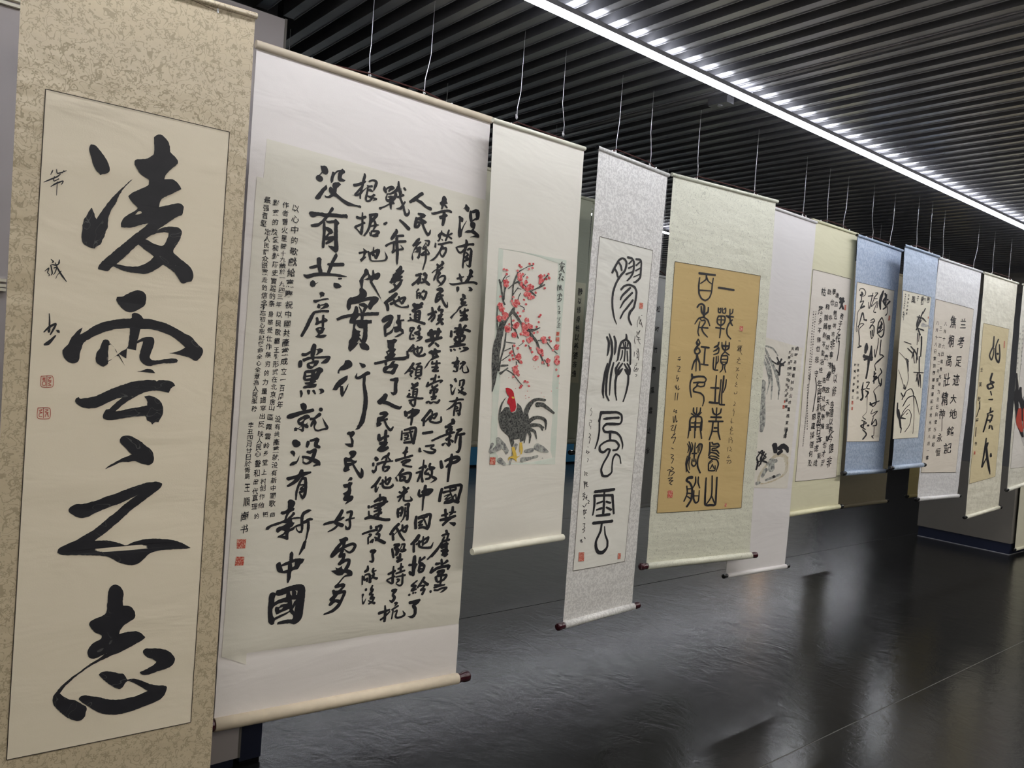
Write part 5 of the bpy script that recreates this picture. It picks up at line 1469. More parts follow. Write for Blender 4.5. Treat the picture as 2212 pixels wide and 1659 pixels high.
def brocade(name, ground, figure, kind, scale=38, shine=.35, dull=.62, spec=.5):
    """Woven silk mounting: a satin ground with a duller woven figure."""
    t = NT(name); co = t.coord()
    if kind == 'floral':
        warp = t.vmath('ADD', co, t.vmath('MULTIPLY', t.noise(9, 2, out='Color', vec=co), (.02, .02, .02)))
        fl = t.vmath('MULTIPLY', warp, (1, 0, 1))
        v = t.add('ShaderNodeTexVoronoi', feature='F1'); v.inputs['Scale'].default_value = scale; v.inputs['Randomness'].default_value = .75
        t.link(fl, v.inputs['Vector'])
        d = t.vmath('MULTIPLY', t.vmath('SUBTRACT', fl, v.outputs['Position']), (scale, scale, scale))
        sp = t.add('ShaderNodeSeparateXYZ'); t.link(d, sp.inputs[0])
        ang = t.math('ARCTAN2', sp.outputs['Z'], sp.outputs['X'])
        sr = t.add('ShaderNodeSeparateColor'); t.link(v.outputs['Color'], sr.inputs[0])
        pet = t.math('ADD', t.math('MULTIPLY', t.math('COSINE', t.math('ADD', t.math('MULTIPLY', ang, 5), t.math('MULTIPLY', sr.outputs[0], 6))), .10), t.math('MULTIPLY_ADD', sr.outputs[1], .14, .24))
        flower = t.math('LESS_THAN', v.outputs['Distance'], pet)
        eye = t.math('GREATER_THAN', t.math('ABSOLUTE', t.math('SUBTRACT', v.outputs['Distance'], .14)), .02)
        v2 = t.add('ShaderNodeTexVoronoi', feature='F1'); v2.inputs['Scale'].default_value = scale*2.3; t.link(fl, v2.inputs['Vector'])
        leaf = t.math('LESS_THAN', v2.outputs['Distance'], .25)
        nn = t.noise(scale*.8, 1, vec=fl, dist=1.2)
        vine = t.math('LESS_THAN', t.math('ABSOLUTE', t.math('SUBTRACT', nn, .5)), .022)
        mask = t.math('MAXIMUM', t.math('MULTIPLY', flower, eye), t.math('MAXIMUM', t.math('MULTIPLY', leaf, .75), vine))
    elif kind == 'curl':
        nn = t.noise(scale*.45, 1.5, .5, vec=co, dist=2.2)
        a = t.math('ABSOLUTE', t.math('SUBTRACT', t.math('FRACT', t.math('MULTIPLY', nn, 5)), .5))
        mask = t.math('LESS_THAN', a, .075)
    elif kind == 'blotch':
        nn = t.noise(scale, 3, .6, vec=co, dist=.6)
        mask = t.ramp(nn, [(.47, 0.0), (.53, 1.0)])
    else:
        mask = t.math('MULTIPLY', t.noise(scale, 3, vec=co), .25)
    tone = t.noise(2.2, 3, vec=co)
    g = t.mix(t.math('MULTIPLY', tone, .14), ground, tuple(c*.72 for c in ground))
    t.setc(t.mix(mask, g, figure))
    t.link(t.math('MULTIPLY_ADD', mask, dull-shine, shine), t.b.inputs['Roughness'])
    weave = t.noise(900, 1, vec=t.vmath('MULTIPLY', co, (1, 1, .3)))
    h = t.math('ADD', t.math('MULTIPLY', weave, .06), t.math('ADD', t.math('MULTIPLY', mask, .10), t.math('MULTIPLY', t.noise(7, 2, vec=t.vmath('MULTIPLY', co, (1, 1, 2.4))), 2.6)))
    t.bump(h, .55, .004)
    return t.fin(.5, spec)
def paper(name, col, fleck=0.0, rough=.75, wr=1.0):
    t = NT(name); co = t.coord()
    a = t.mix(t.noise(3, 3, vec=co), tuple(c*.95 for c in col), col)
    if fleck:
        a = t.mix(t.ramp(t.noise(160, 2, vec=co), [(.70, 0.0), (.76, fleck)]), a, tuple(c*.45 for c in col))
    t.setc(a)
    cr = t.noise(2.6, 3, .55, vec=t.vmath('MULTIPLY', co, (1, 1, 3.2)), dist=.6)
    t.bump(t.math('ADD', t.math('MULTIPLY', cr, 2.2*wr), t.math('MULTIPLY', t.noise(260, 2, vec=co), .05)), .5, .006)
    return t.fin(rough, .25)
def inkmat(name, col, rough=.55, lines=False, streak=0.0):
    t = NT(name); co = t.coord(); c = t.mix(t.noise(25, 3, vec=co), col, tuple(x*1.6+.004 for x in col))
    if lines:      # faint outline drawing under the ink (clouds and scales)
        nn = t.noise(7, 1.5, vec=co, dist=2.6)
        a = t.math('ABSOLUTE', t.math('SUBTRACT', t.math('FRACT', t.math('MULTIPLY', nn, 4)), .5))
        patch = t.ramp(t.noise(5, 1, vec=co), [(.50, 0.0), (.54, 1.0)])
        c = t.mix(t.math('MULTIPLY', t.math('LESS_THAN', a, .018), t.math('MULTIPLY', patch, .65)), c, (.10, .10, .10))
    t.setc(c); return t.fin(rough, .3)
def wash(name, col, a0=.35, a1=1.0, scale=40):
    """Diluted ink or pigment soaked into paper: uneven tone, still an opaque print colour."""
    t = NT(name); co = t.coord(); n = t.noise(scale, 4, .65, vec=co, dist=.5)
    f = t.ramp(n, [(.38, a0), (.62, a1)])
    t.setc(t.mix(f, PAPER_PALE, col)); return t.fin(.8, .2)
PAPER_PALE = (.60, .61, .54)

M = {}
M['ink'] = inkmat('ink_black', (.012, .012, .015))
M['ink_figured'] = inkmat('ink_black_figured', (.012, .012, .015), lines=True)
M['ink_blossom'] = wash('ink_branch', (.015, .015, .018), .78, 1.0, 120)
M['seal'] = None
t = NT('seal_red'); co = t.coord()
nn = t.noise(230, 1, vec=co, dist=1.5); t.setc(t.mix(t.ramp(nn, [(.50, 0.0), (.56, 1.0)]), (.42, .055, .035), (.62, .36, .28))); M['seal'] = t.fin(.7, .2)
M['seal_line'] = plain('seal_line_red', (.38, .06, .04), .7, .2)
M['paint_ground'] = wash('painting_ground', (.50, .56, .49), .3, 1.0, 9)
t = NT('blossom_pink'); co = t.coord(); t.setc(t.ramp(t.noise(95, 3, .6, vec=co, dist=.6), [(.34, (.33, .02, .03)), (.47, (.60, .10, .10)), (.60, (.66, .25, .24)), (.72, (.70, .52, .46))])); M['pink'] = t.fin(.75, .2)
M['cock_red'] = plain('comb_red', (.42, .02, .03), .7, .2, var=.35, scale=60)
M['yellow'] = plain('leg_yellow', (.60, .42, .08), .7, .2, var=.3, scale=90)
M['grey_wash'] = wash('grey_wash', (.10, .10, .11), .35, .95, 55)
M['tan_wash'] = wash('tan_wash', (.42, .35, .24), .5, 1.0, 20)
M['rose'] = wash('light_grey_wash', (.30, .28, .30), .4, .9, 60)
M['line'] = plain('border_line', (.05, .04, .03), .6, .3)
M['maroon'] = plain('lacquer_maroon', (.035, .006, .010), .18, .6)
M['black_lacquer'] = plain('lacquer_black', (.008, .008, .009), .18, .6)
M['cord'] = plain('cord_brown', (.05, .012, .010), .7, .3)
M['wire'] = plain('wire_steel', (.75, .75, .78), .35, .6, metal=.6)
M['slat'] = None
t = NT('slat_aluminium'); co = t.coord()
sm = t.noise(1.2, 4, .6, vec=co, dist=.4)
t.setc(t.mix(t.ramp(sm, [(.42, 0.0), (.58, 1.0)]), (.19, .19, .21), (.25, .25, .27)))
t.link(t.math('MULTIPLY_ADD', sm, .10, .20), t.b.inputs['Roughness'])
M['slat'] = t.fin(.25, .6, .40)
M['plenum'] = plain('plenum_black', (.006, .006, .008), .9, .1)
M['housing'] = plain('lamp_housing', (.30, .30, .33), .4, .5)
M['diffuser'] = emit('lamp_diffuser', COOL, LAMP_DOWN)
M['uplight'] = emit('lamp_top_glow', COOL, LAMP_UP)
M['panel_grey'] = plain('panel_grey', (.42, .385, .38), .7, .3, var=.07, scale=6, bump=.05)
M['panel_dark'] = plain('panel_dark_grey', (.10, .10, .105), .7, .3, var=.08, scale=5)
M['panel_mid'] = plain('panel_mid_grey', (.15, .14, .125), .7, .3, var=.08, scale=5)
M['navy'] = plain('kick_navy', (.010, .014, .035), .45, .4)
M['cream_rail'] = plain('rail_cream', (.72, .68, .55), .4, .5)
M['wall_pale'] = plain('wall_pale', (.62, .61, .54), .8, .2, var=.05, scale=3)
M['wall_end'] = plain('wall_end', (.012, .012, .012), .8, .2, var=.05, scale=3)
M['blue'] = plain('bench_blue', (.02, .11, .19), .5, .4)
# polished stone floor
t = NT('floor_stone'); co = t.coord()
b1 = t.noise(.9, 5, .6, vec=co, dist=.5); b2 = t.noise(6, 5, .65, vec=co)
base = t.mix(b1, (.0075, .0075, .007), (.013, .0128, .012))
fl1 = t.noise(42, 5, .75, vec=co, dist=.5); fl2 = t.noise(1.7, 3, vec=co)
fm = t.math('MULTIPLY', t.ramp(fl1, [(.665, 0.0), (.70, 1.0)]), t.ramp(fl2, [(.45, .05), (.6, .9)]))
base = t.mix(t.math('MULTIPLY', fm, .35), base, (.12, .115, .105))
t.setc(base)
t.link(t.math('MULTIPLY_ADD', b2, .10, .15), t.b.inputs['Roughness'])
scr = t.noise(5.5, 5, .6, vec=t.vmath('MULTIPLY', co, (1.6, 1, 1)), dist=.8)
t.bump(t.math('ADD', scr, t.math('MULTIPLY', t.noise(38, 4, .6, vec=co), .22)), .30, .006)
M['floor'] = t.fin(.2, .36)

# ---------------------------------------------------------------- the room
def slab(name, x0, x1, y0, y1, z0, z1, mat, parent=None):
    cx, cy = (x0+x1)/2, (y0+y1)/2
    o = MB().box(x0-cx, x1-cx, y0-cy, y1-cy, 0, z1-z0).make(name, mat, parent); o.location = (cx, cy, z0); return o
X0, X1, Y0, Y1 = -4.0, 17.5, -4.0, 9.6
# floor: cast bays with a fine recessed joint between them
fl = tag(empty('floor', (0, 0, 0)), kind='structure')
ys = [Y0, -2.34, -.30, 1.738, 3.80, 5.85, 7.9, Y1]
xs = [X0, 2.0, 8.0, 13.5, X1]
for j in range(len(ys)-1):
    for i in range(1):
        slab('floor_bay', X0+.002, X1-.002, ys[j]+.003, ys[j+1]-.003, -.06, 0, M['floor'], fl)
M['joint'] = plain('joint_filler', (.09, .088, .082), .8, .2)
M['joint_dark'] = plain('joint_dark', (.012, .012, .012), .8, .2)
for j, y in enumerate(ys[1:-1]):
    slab('floor_joint', X0+.01, X1-.01, y-.0028, y+.0028, -.05, -.0012, M['joint'] if y < 2 else M['joint_dark'], fl)
tag(slab('ceiling', X0, X1, Y0, Y1, 3.30, 3.36, M['plenum']), kind='structure')
tag(slab('wall_back', X0, X1, Y1, Y1+.15, 0, 3.30, M['wall_pale']), kind='structure')
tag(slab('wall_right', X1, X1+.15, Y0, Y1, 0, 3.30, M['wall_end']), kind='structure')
tag(slab('wall_left', X0-.15, X0, Y0, Y1, 0, 3.30, M['wall_pale']), kind='structure')
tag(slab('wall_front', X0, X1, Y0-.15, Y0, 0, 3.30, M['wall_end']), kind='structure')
tag(slab('baseboard_back', X0, X1, Y1-.02, Y1-.001, 0.36, .46, M['cream_rail']), kind='structure')

# ceiling grid of hollow dark slats running away from the scrolls
grid = tag(empty('ceiling_grid', (0, 0, CEIL)), 'ceiling grid of dark parallel metal slats above the whole hall', 'ceiling grid')
def slat_mesh(y0, y1):
    m = MB(); w, h, t = .045, .085, .0016
    m.box(-w, 0, y0, y1, 0, t)                    # bottom face
    m.box(-w, -w+t, y0, y1, t, h); m.box(-t, 0, y0, y1, t, h)   # sides
    m.box(-.0016, .0004, y0, y1, -.0034, 0)         # lip on the far edge
    m.box(-w-.0006, -w+.0012, y0, y1, -.0012, 0)
    me = bpy.data.meshes.new('slat'); me.from_pydata(m.v, [], m.f); me.update(); me.materials.append(M['slat']); return me
me_full = slat_mesh(Y0+.05, 9.2); me_short = slat_mesh(Y0+.05, 3.02)
for k in range(-16, 128):
    x = 1.365 + .1092*k
    if x > X1-.1: break
    me = me_short if k < 0 else me_full
    o = bpy.data.objects.new('slat', me); C.objects.link(o); o.parent = grid; o.location = (x, 0, 0)
for dx, r in ((.925, .0035), (.945, .006), (.962, .006)):
    MB().tube([(2+dx, Y0+.05, .012), (2+dx, 9.1, .012)], r, 8).make('rod', M['housing'], grid)
# carriers over the slats
for yy in (-1.6, .1, 4.6, 7.0):
    MB().box(X0+.1, X1-.1, yy-.02, yy+.02, .088, .13).make('carrier_rail', M['plenum'], grid)
# small ceiling sensor between the slats
s = tag(empty('ceiling_sensor', (3.0, 2.25, CEIL-.03)), 'small grey sensor box set between ceiling slats below the strip light', 'sensor')
MB().box(-.03, .022, -.035, .07, 0, .03).make('body', M['slat'], s)
MB().tube([(-.004, .02, -.004), (-.004, .02, 0)], .012, 12).make('lens', M['housing'], s)

# dark bulkhead over the left partition
tag(slab('trim_1', X0, 1.20, 3.05, 3.25, CEIL-.03, 3.30, M['panel_dark']), kind='structure')

# strip lights
def strip(name, y, xa, xb, label, zc=2.822, wdt=.052, group=None, down=None, up=None):
    r = tag(empty(name, ((xa+xb)/2, y, zc)), label, 'strip light', group)
    L = (xb-xa)/2
    m = MB(); m.box(-L, L, -wdt/2, wdt/2, .006, .024); m.make('housing', M['housing'], r)
    # diffuser: shallow rounded strip
    m = MB(); n = 6
    for sx in (-L, L):
        for i in range(n+1):
            a = PI*i/n; m.v.append((sx, -math.cos(a)*(wdt/2-.001), .006-math.sin(a)*.006))
    for i in range(n): m.f.append((i, i+1, n+1+i+1, n+1+i))
    m.f.append(tuple(range(n+1))); m.f.append(tuple(reversed(range(n+1, 2*n+2)))); m.f.append((0, n+1, 2*n+1, n))
    m.make('diffuser', down or M['diffuser'], r)
    MB().box(-L, L, -.018, .018, .0242, .0262).make('top_strip', up or M['uplight'], r)
    k = 0
    x = -L+.4
    while x < L:
        MB().tube([(x, 0, .026), (x, 0, CEIL-zc-.0045)], .0016, 6).make('suspension_wire', M['wire'], r); x += 1.2
    return r
strip('strip_light', 2.104, -1.0, 10.4, 'long glaring white strip light hanging under the dark slats in front of the scrolls')
dim = emit('lamp_diffuser_aisle', COOL, AISLE_DOWN); 
strip('strip_light', 8.1, -1.0, 16.9, 'strip light far behind the scroll rows near the back wall', down=dim)
strip('strip_light', 4.6, 1.6, 16.9, 'strip light hanging over the aisle behind the second scroll row', down=dim)
strip('strip_light', .55, -1.0, 12.0, 'unseen strip light added over the walkway to brighten the scrolls from above', down=emit('lamp_near_fill', NEARC, NEAR_FILL))  # added lamp outside the view, brightens the scroll fronts from above
strip('strip_light', -2.4, -3.0, 12.0, 'unseen strip light added behind the viewer as front fill on the scrolls', down=emit('lamp_front_fill', FRONTC, FRONT_FILL))  # added fill lamp behind the camera, evens out the scroll fronts

# warm wall washer near the back wall (seen as a warm glint on the floor)
t_ = tag(empty('spotlight', (14.2, 8.9, 2.62)), 'warm spotlight near the back wall at the far end', 'spotlight')
MB().tube([(0, 0, 0), (0, 0, .16)], [.06, .05], 16).make('barrel', M['black_lacquer'], t_)
MB().tube([(0, 0, .16), (0, 0, CEIL-2.62+.01)], .008, 8).make('stem', M['black_lacquer'], t_)
MB().tube([(0, 0, -.03), (0, 0, 0)], [.058, .058], 16).make('lens', emit('lamp_warm', (1, .62, .32), 60), t_)

# ---------------------------------------------------------------- partitions
p1 = tag(empty('partition_wall', (-1.4, 2.90, 0)), 'grey partition wall behind the leftmost brown calligraphy scroll', 'partition')
def part(name, x0, x1, y0, y1, z0, z1, mat, root):
    cx, cy, cz = root.location; return MB().box(x0-cx, x1-cx, y0-cy, y1-cy, z0-cz, z1-cz).make(name, mat, root)
part('board', -3.9, 1.145, 2.82, 2.835, .04, 2.776, M['panel_grey'], p1)
part('core', -3.9, 1.140, 2.836, 2.98, .04, 2.77, M['panel_dark'], p1)
part('edge_trim', 1.1385, 1.1465, 2.818, 2.984, .04, 2.778, M['panel_mid'], p1)
part('kick_plate', -3.9, 1.13, 2.84, 2.97, 0, .04, M['navy'], p1)
for z in (2.535, 2.553, 1.722, 1.706, 1.694):
    part('hanging_rail', -3.8, .325, 2.806, 2.82, z, z+.009, M['cream_rail'], p1)
pb = tag(empty('plinth', (1.19, 2.9, 0)), 'low black plinth standing on the floor beside the left partition wall', 'plinth')
MB().box(-.038, .046, -.06, .06, 0.012, .62).make('body', M['navy'], pb)
MB().box(-.034, .042, -.056, .056, 0, .012).make('base', M['plenum'], pb)

p2 = tag(empty('partition_wall', (10.4, 3.28, 0)), 'tall dark grey partition wall with navy base at the far right', 'partition')
bx = [(0.115, .89, 'panel_mid'), (.893, 2.655, 'panel_dark'), (2.658, 2.868, 'panel_mid')]
for z0, z1, mm_ in bx:
    part('board', 9.03, 9.045, 2.82, 3.735, z0, z1, M[mm_], p2)
    part('board', 9.047, 11.9, 2.82, 2.835, z0, z1, M[mm_], p2)
part('core', 9.046, 11.9, 2.836, 3.73, .115, 2.866, M['panel_dark'], p2)
part('kick_plate', 9.04, 11.88, 2.83, 3.725, 0, .115, M['navy'], p2)
part('base_trim', 9.036, 9.040, 2.826, 3.729, 0, .006, M['housing'], p2)
part('base_trim', 9.036, 11.88, 2.822, 2.826, 0, .006, M['housing'], p2)

bb = tag(empty('bench', (7.5, 9.3, 0)), 'long low blue bench against the back wall seen between scrolls', 'bench')
MB().box(-7, 7, -.16, .24, .03, .36).make('seat_block', M['blue'], bb)
MB().box(-6.95, 6.95, -.13, .22, 0, .03).make('base', M['plenum'], bb)

# ---------------------------------------------------------------- scrolls
U = .0005      # scroll data unit: half a millimetre
def bil(q, s, t_):
    (a, b, c, d) = q      # TL TR BR BL
    x = (a[0]*(1-s)+b[0]*s)*(1-t_) + (d[0]*(1-s)+c[0]*s)*t_
    z = (a[1]*(1-s)+b[1]*s)*(1-t_) + (d[1]*(1-s)+c[1]*s)*t_
    return x*U, z*U
class Surf:
    def __init__(s, key, q):
        s.seed = sum(map(ord, key))*1.37; s.q = q
        s.w = q[1][0]*U; s.h = q[0][1]*U; s.amp = AMP.get(key, 1.0)
        s.folds = FOLDS.get(key, [])
    def d(s, x, z):     # negative is towards the viewer; rigid rods top and bottom
        k = min(1, max(0, (s.h-z)/.12)) * min(1, max(0, z/.10))
        n = noise.noise(Vector((x*1.3+s.seed, 0, z*1.1)))*.006 + noise.noise(Vector((x*3.1, s.seed, z*6.0)))*.0018
        c = -.004*math.sin(PI*min(1, max(0, x/max(.01, s.w))))
        f = 0
        for (zf, sl, a) in s.folds:
            e = (z - zf - sl*x + .004*noise.noise(Vector((x*5, zf*9, 0))))
            f += a*math.exp(-abs(e)/.02)
        return (n*s.amp + c)*k + f*k
def sheet(name, S_, q, off, mat, parent, nx, nz, thick=.0012, curl=0):
    v = []; f = []
    for side in (0, 1):
        for j in range(nz+1):
            for i in range(nx+1):
                x, z = bil(q, i/nx, j/nz); v.append((x, S_.d(x, z) - off + side*thick, z))
    n = (nx+1)*(nz+1)
    for j in range(nz):
        for i in range(nx):
            a = j*(nx+1)+i; f.append((a, a+nx+1, a+nx+2, a+1)); f.append((n+a, n+a+1, n+a+nx+2, n+a+nx+1))
    def rim(a, b):      # edge strip with vertices of its own so the face keeps flat shading at its border
        k = len(v); v.extend((v[a], v[b], v[n+b], v[n+a])); f.append((k, k+1, k+2, k+3))
    for i in range(nx):
        rim(i, i+1); a = nz*(nx+1)+i; rim(a+1, a)
    for j in range(nz):
        a = j*(nx+1); rim(a+nx+1, a); a += nx; rim(a, a+nx+1)
    return mesh_obj(name, v, f, mat, parent, smooth=True)
def frame_line(S_, q, w, off, parent, n=60):
    m = MB()
    P = [[p[0]*U, p[1]*U] for p in q]
    for a, b in ((0, 1), (1, 2), (2, 3), (3, 0)):
        (x0, z0), (x1, z1) = P[a], P[b]; L = math.hypot(x1-x0, z1-z0); dx, dz = (x1-x0)/L, (z1-z0)/L; nx, nz = -dz*w/2, dx*w/2
        base = len(m.v)
        for i in range(n+1):
            t_ = i/n; x = x0+(x1-x0)*t_; z = z0+(z1-z0)*t_
            m.v.append((x+nx, S_.d(x+nx, z+nz)-off, z+nz)); m.v.append((x-nx, S_.d(x-nx, z-nz)-off, z-nz))
        for i in range(n): k = base+2*i; m.f.append((k, k+1, k+3, k+2))
    return m.make('border_line', M['line'], parent)
_fc = bpy.data.curves.new('glyph', 'FONT'); _fc.size = 1; _fc.resolution_u = 2; _fc.offset = .012; _fc.dimensions = '2D'; _fc.fill_mode = 'FRONT'
_fo = bpy.data.objects.new('glyph', _fc); C.objects.link(_fo)
_gc = {}
def glyph(ch):
    if ch not in _gc:
        _fc.body = ch; dg = bpy.context.evaluated_depsgraph_get(); dg.update()
        me = bpy.data.meshes.new_from_object(_fo.evaluated_get(dg))
        vs = [(v.co.x-.5, v.co.y-.38) for v in me.vertices]; fs = [tuple(p.vertices) for p in me.polygons]
        bpy.data.meshes.remove(me); _gc[ch] = (vs, fs)
    return _gc[ch]
OFF = {1: .0022, 2: .0026, 3: .0008, 4: .0026, 5: .0026, 6: .0014, 8: .0012, 9: .0016}
NAMES = {1: 'brush_writing', 2: 'red_seal', 3: 'painted_ground', 4: 'plum_blossom', 5: 'rooster_leg', 6: 'grey_wash', 8: 'tan_wash', 9: 'pale_wash'}
class Ink:
    def __init__(s, S_): s.S = S_; s.m = {}; s.c = 1; s.g = None; s.gn = 0; s.blos = []
    def mb(s, k=None):
        k = (k or s.c, s.g)
        if k not in s.m: s.m[k] = MB()
        return s.m[k]
    def poly(s, loops, key=None):
        m = s.mb(key); vv = [[Vector((x, z, 0)) for x, z in L] for L in loops]
        flat = [p for L in loops for p in L]; base = len(m.v); o = OFF[(key or s.c) % 100]
        for x, z in flat: m.v.append((x, s.S.d(x, z)-o, z))
        for tri in tessellate_polygon(vv): m.f.append(tuple(base+i for i in tri))
    def ribbon(s, a, pts, rough=.07, key=None):
        # pts: (x/a, z, w) in metres ; smooth through the points, brush-like width
        P = [(x/a, z, w) for x, z, w in pts]
        if len(P) == 1: P = [P[0], (P[0][0]+P[0][2]*.12, P[0][1]-P[0][2]*.15, P[0][2]*.9)]
        Q = []
        n = len(P)
        for i in range(n-1):
            p0 = P[max(i-1, 0)]; p1 = P[i]; p2 = P[i+1]; p3 = P[min(i+2, n-1)]
            L = math.hypot(p2[0]-p1[0], p2[1]-p1[1]); k = max(2, min(7, int(L/max(p1[2]*.35, .0012))))
            for j in range(k):
                t_ = j/k; q = []
                for c in range(3):
                    m0 = (p2[c]-p0[c])*.38; m1 = (p3[c]-p1[c])*.38
                    q.append((2*t_**3-3*t_**2+1)*p1[c]+(t_**3-2*t_**2+t_)*m0+(-2*t_**3+3*t_**2)*p2[c]+(t_**3-t_**2)*m1)
                Q.append(q)
        Q.append(list(P[-1]))
        m = s.mb(key); o = OFF[(key or s.c) % 100]
        def put(x, z): x *= a; m.v.append((x, s.S.d(x, z)-o, z)); return len(m.v)-1
        prev = None; N = len(Q); first = last = None
        for i, (x, z, w_) in enumerate(Q):
            dx = Q[min(i+1, N-1)][0]-Q[max(i-1, 0)][0]; dz = Q[min(i+1, N-1)][1]-Q[max(i-1, 0)][1]
            L = math.hypot(dx, dz) or 1; dx /= L; dz /= L; w_ = max(w_, .0004)*1.0
            j1 = 1+random.uniform(-rough, rough); j2 = 1+random.uniform(-rough, rough)
            l = put(x-dz*w_/2*j1, z+dx*w_/2*j1); r = put(x+dz*w_/2*j2, z-dx*w_/2*j2)
            if prev: m.f.append((prev[0], prev[1], r, l))
            prev = (l, r)
            if i == 0 or i == N-1:
                sg = -1 if i == 0 else 1; cap = []
                for k in range(1, 5):
                    th = PI*k/5; jj = 1+random.uniform(-rough, rough)*1.5
                    cap.append(put(x+(-dz*math.cos(th)+sg*dx*math.sin(th)*.8)*w_/2*jj, z+(dx*math.cos(th)+sg*dz*math.sin(th)*.8)*w_/2*jj))
                m.f.append(tuple([l]+cap+[r]) if i else tuple([r]+list(reversed(cap))+[l]))
    def text(s, w_, h_, x, z, ch, key=None):
        vs, fs = glyph(ch); m = s.mb(key); base = len(m.v); o = OFF[(key or s.c) % 100]
        rot = random.uniform(-.10, .04); sk = random.uniform(.02, .14); sd = random.uniform(0, 99); k = random.uniform(.92, 1.08)
        for gx, gy in vs:
            n1 = noise.noise(Vector((gx*2.6+sd, gy*2.6, 0))); n2 = noise.noise(Vector((gx*2.6, gy*2.6+sd, 5)))
            gx2 = gx+n1*.11; gy2 = gy+n2*.11+sk*gx
            gx3 = gx2*math.cos(rot)-gy2*math.sin(rot)*.5; gy3 = gy2*math.cos(rot)+gx2*math.sin(rot)
            X = x+gx3*w_*k; Z_ = z+gy3*h_*k; m.v.append((X, s.S.d(X, Z_)-o, Z_))
        for f_ in fs: m.f.append(tuple(base+i for i in f_))
    def run(s, data):
        loops = None
        def flush():
            nonlocal loops
            if loops: s.poly(loops); loops = None
        for line in data.split('\n'):
            if not line: continue
            c, r = line[0], line[1:]
            if c != 'H': flush()
            if c == 'C': s.c = int(r)
            elif c == 'G': s.gn += 1; s.g = (r.strip(), s.gn)
            elif c in 'PHK':
                v = list(map(int, r.split())); L = [(v[i]*U, v[i+1]*U) for i in range(0, len(v), 2)]
                if c == 'P': loops = [rag(L)]
                elif c == 'H': loops.append(rag(L))
                else: s.poly([L], key=102)
            elif c == 'S':
                a, rest = r.split(' ', 1); v = list(map(int, rest.split()))
                s.ribbon(float(a), [(v[i]*U, v[i+1]*U, v[i+2]*U) for i in range(0, len(v), 3)])
            elif c == 'F':
                p = r.split(' ', 6); w_, h_, ax, az, bx_, bz = [int(q)*U for q in p[:6]]; tx = p[6]; n = len(tx)
                for i, ch in enumerate(tx):
                    t_ = i/(n-1) if n > 1 else 0
                    s.text(w_, h_, ax+(bx_-ax)*t_, az+(bz-az)*t_, ch)
            elif c == 'B':
                v = list(map(int, r.split())); rx, rz = v[0]*U, v[1]*U
                for i in range(2, len(v), 2): s.blos.append((v[i]*U, v[i+1]*U, rx, rz))
        flush()
def rag(L):     # slightly smooth and roughen a traced brush outline
    out = []; n = len(L)
    if n < 5: return L
    for i in range(n):
        p0, p1, p2, p3 = L[i-1], L[i], L[(i+1) % n], L[(i+2) % n]
        v1 = (p1[0]-p0[0], p1[1]-p0[1]); v2 = (p2[0]-p1[0], p2[1]-p1[1]); v3 = (p3[0]-p2[0], p3[1]-p2[1])
        def corner(a, b):
            la, lb = math.hypot(*a), math.hypot(*b)
            return 1 if la*lb == 0 else (a[0]*b[0]+a[1]*b[1])/(la*lb) < .35
        ta = 0 if corner(v1, v2) else 1; tb = 0 if corner(v2, v3) else 1
        m1 = [(v1[k]+v2[k])*.5*ta for k in (0, 1)] if ta else [v2[0]*.8, v2[1]*.8]
        m2 = [(v2[k]+v3[k])*.5*tb for k in (0, 1)] if tb else [v2[0]*.8, v2[1]*.8]
        le = math.hypot(*v2); k = max(1, min(6, int(le/.004)))
        for j in range(k):
            t_ = j/k
            x = (2*t_**3-3*t_**2+1)*p1[0]+(t_**3-2*t_**2+t_)*m1[0]+(-2*t_**3+3*t_**2)*p2[0]+(t_**3-t_**2)*m2[0]
            z = (2*t_**3-3*t_**2+1)*p1[1]+(t_**3-2*t_**2+t_)*m1[1]+(-2*t_**3+3*t_**2)*p2[1]+(t_**3-t_**2)*m2[1]
            jx = random.uniform(-1, 1)*min(.0006, le*.04); jz = random.uniform(-1, 1)*min(.0006, le*.04)
            out.append((x+jx, z+jz))
    return out
AMP = {'s1': .7, 's2': .8}
FOLDS = {'s1': [(.99, -.02, .0016), (1.55, -.05, .0012), (.46, .06, .0018)], 's2': [(1.70, -.02, .0014), (1.60, -.02, .0012), (1.28, .03, .001), (.70, .02, .0012), (.245, -.02, .0045), (.36, .03, .001)],
         's3': [(.345, 0, .002), (.86, 0, .001)], 's4': [(1.00, .03, .0025), (.55, .02, .0016), (1.33, -.3, .0014)], 's5': [(1.2, .02, .001)], 's6': [(1.2, .02, .002)], 's11': [(.62, .2, .002), (.9, 0, .0015)], 's10': [(.62, 0, .0012)], 's8': [(.52, 0, .001)]}
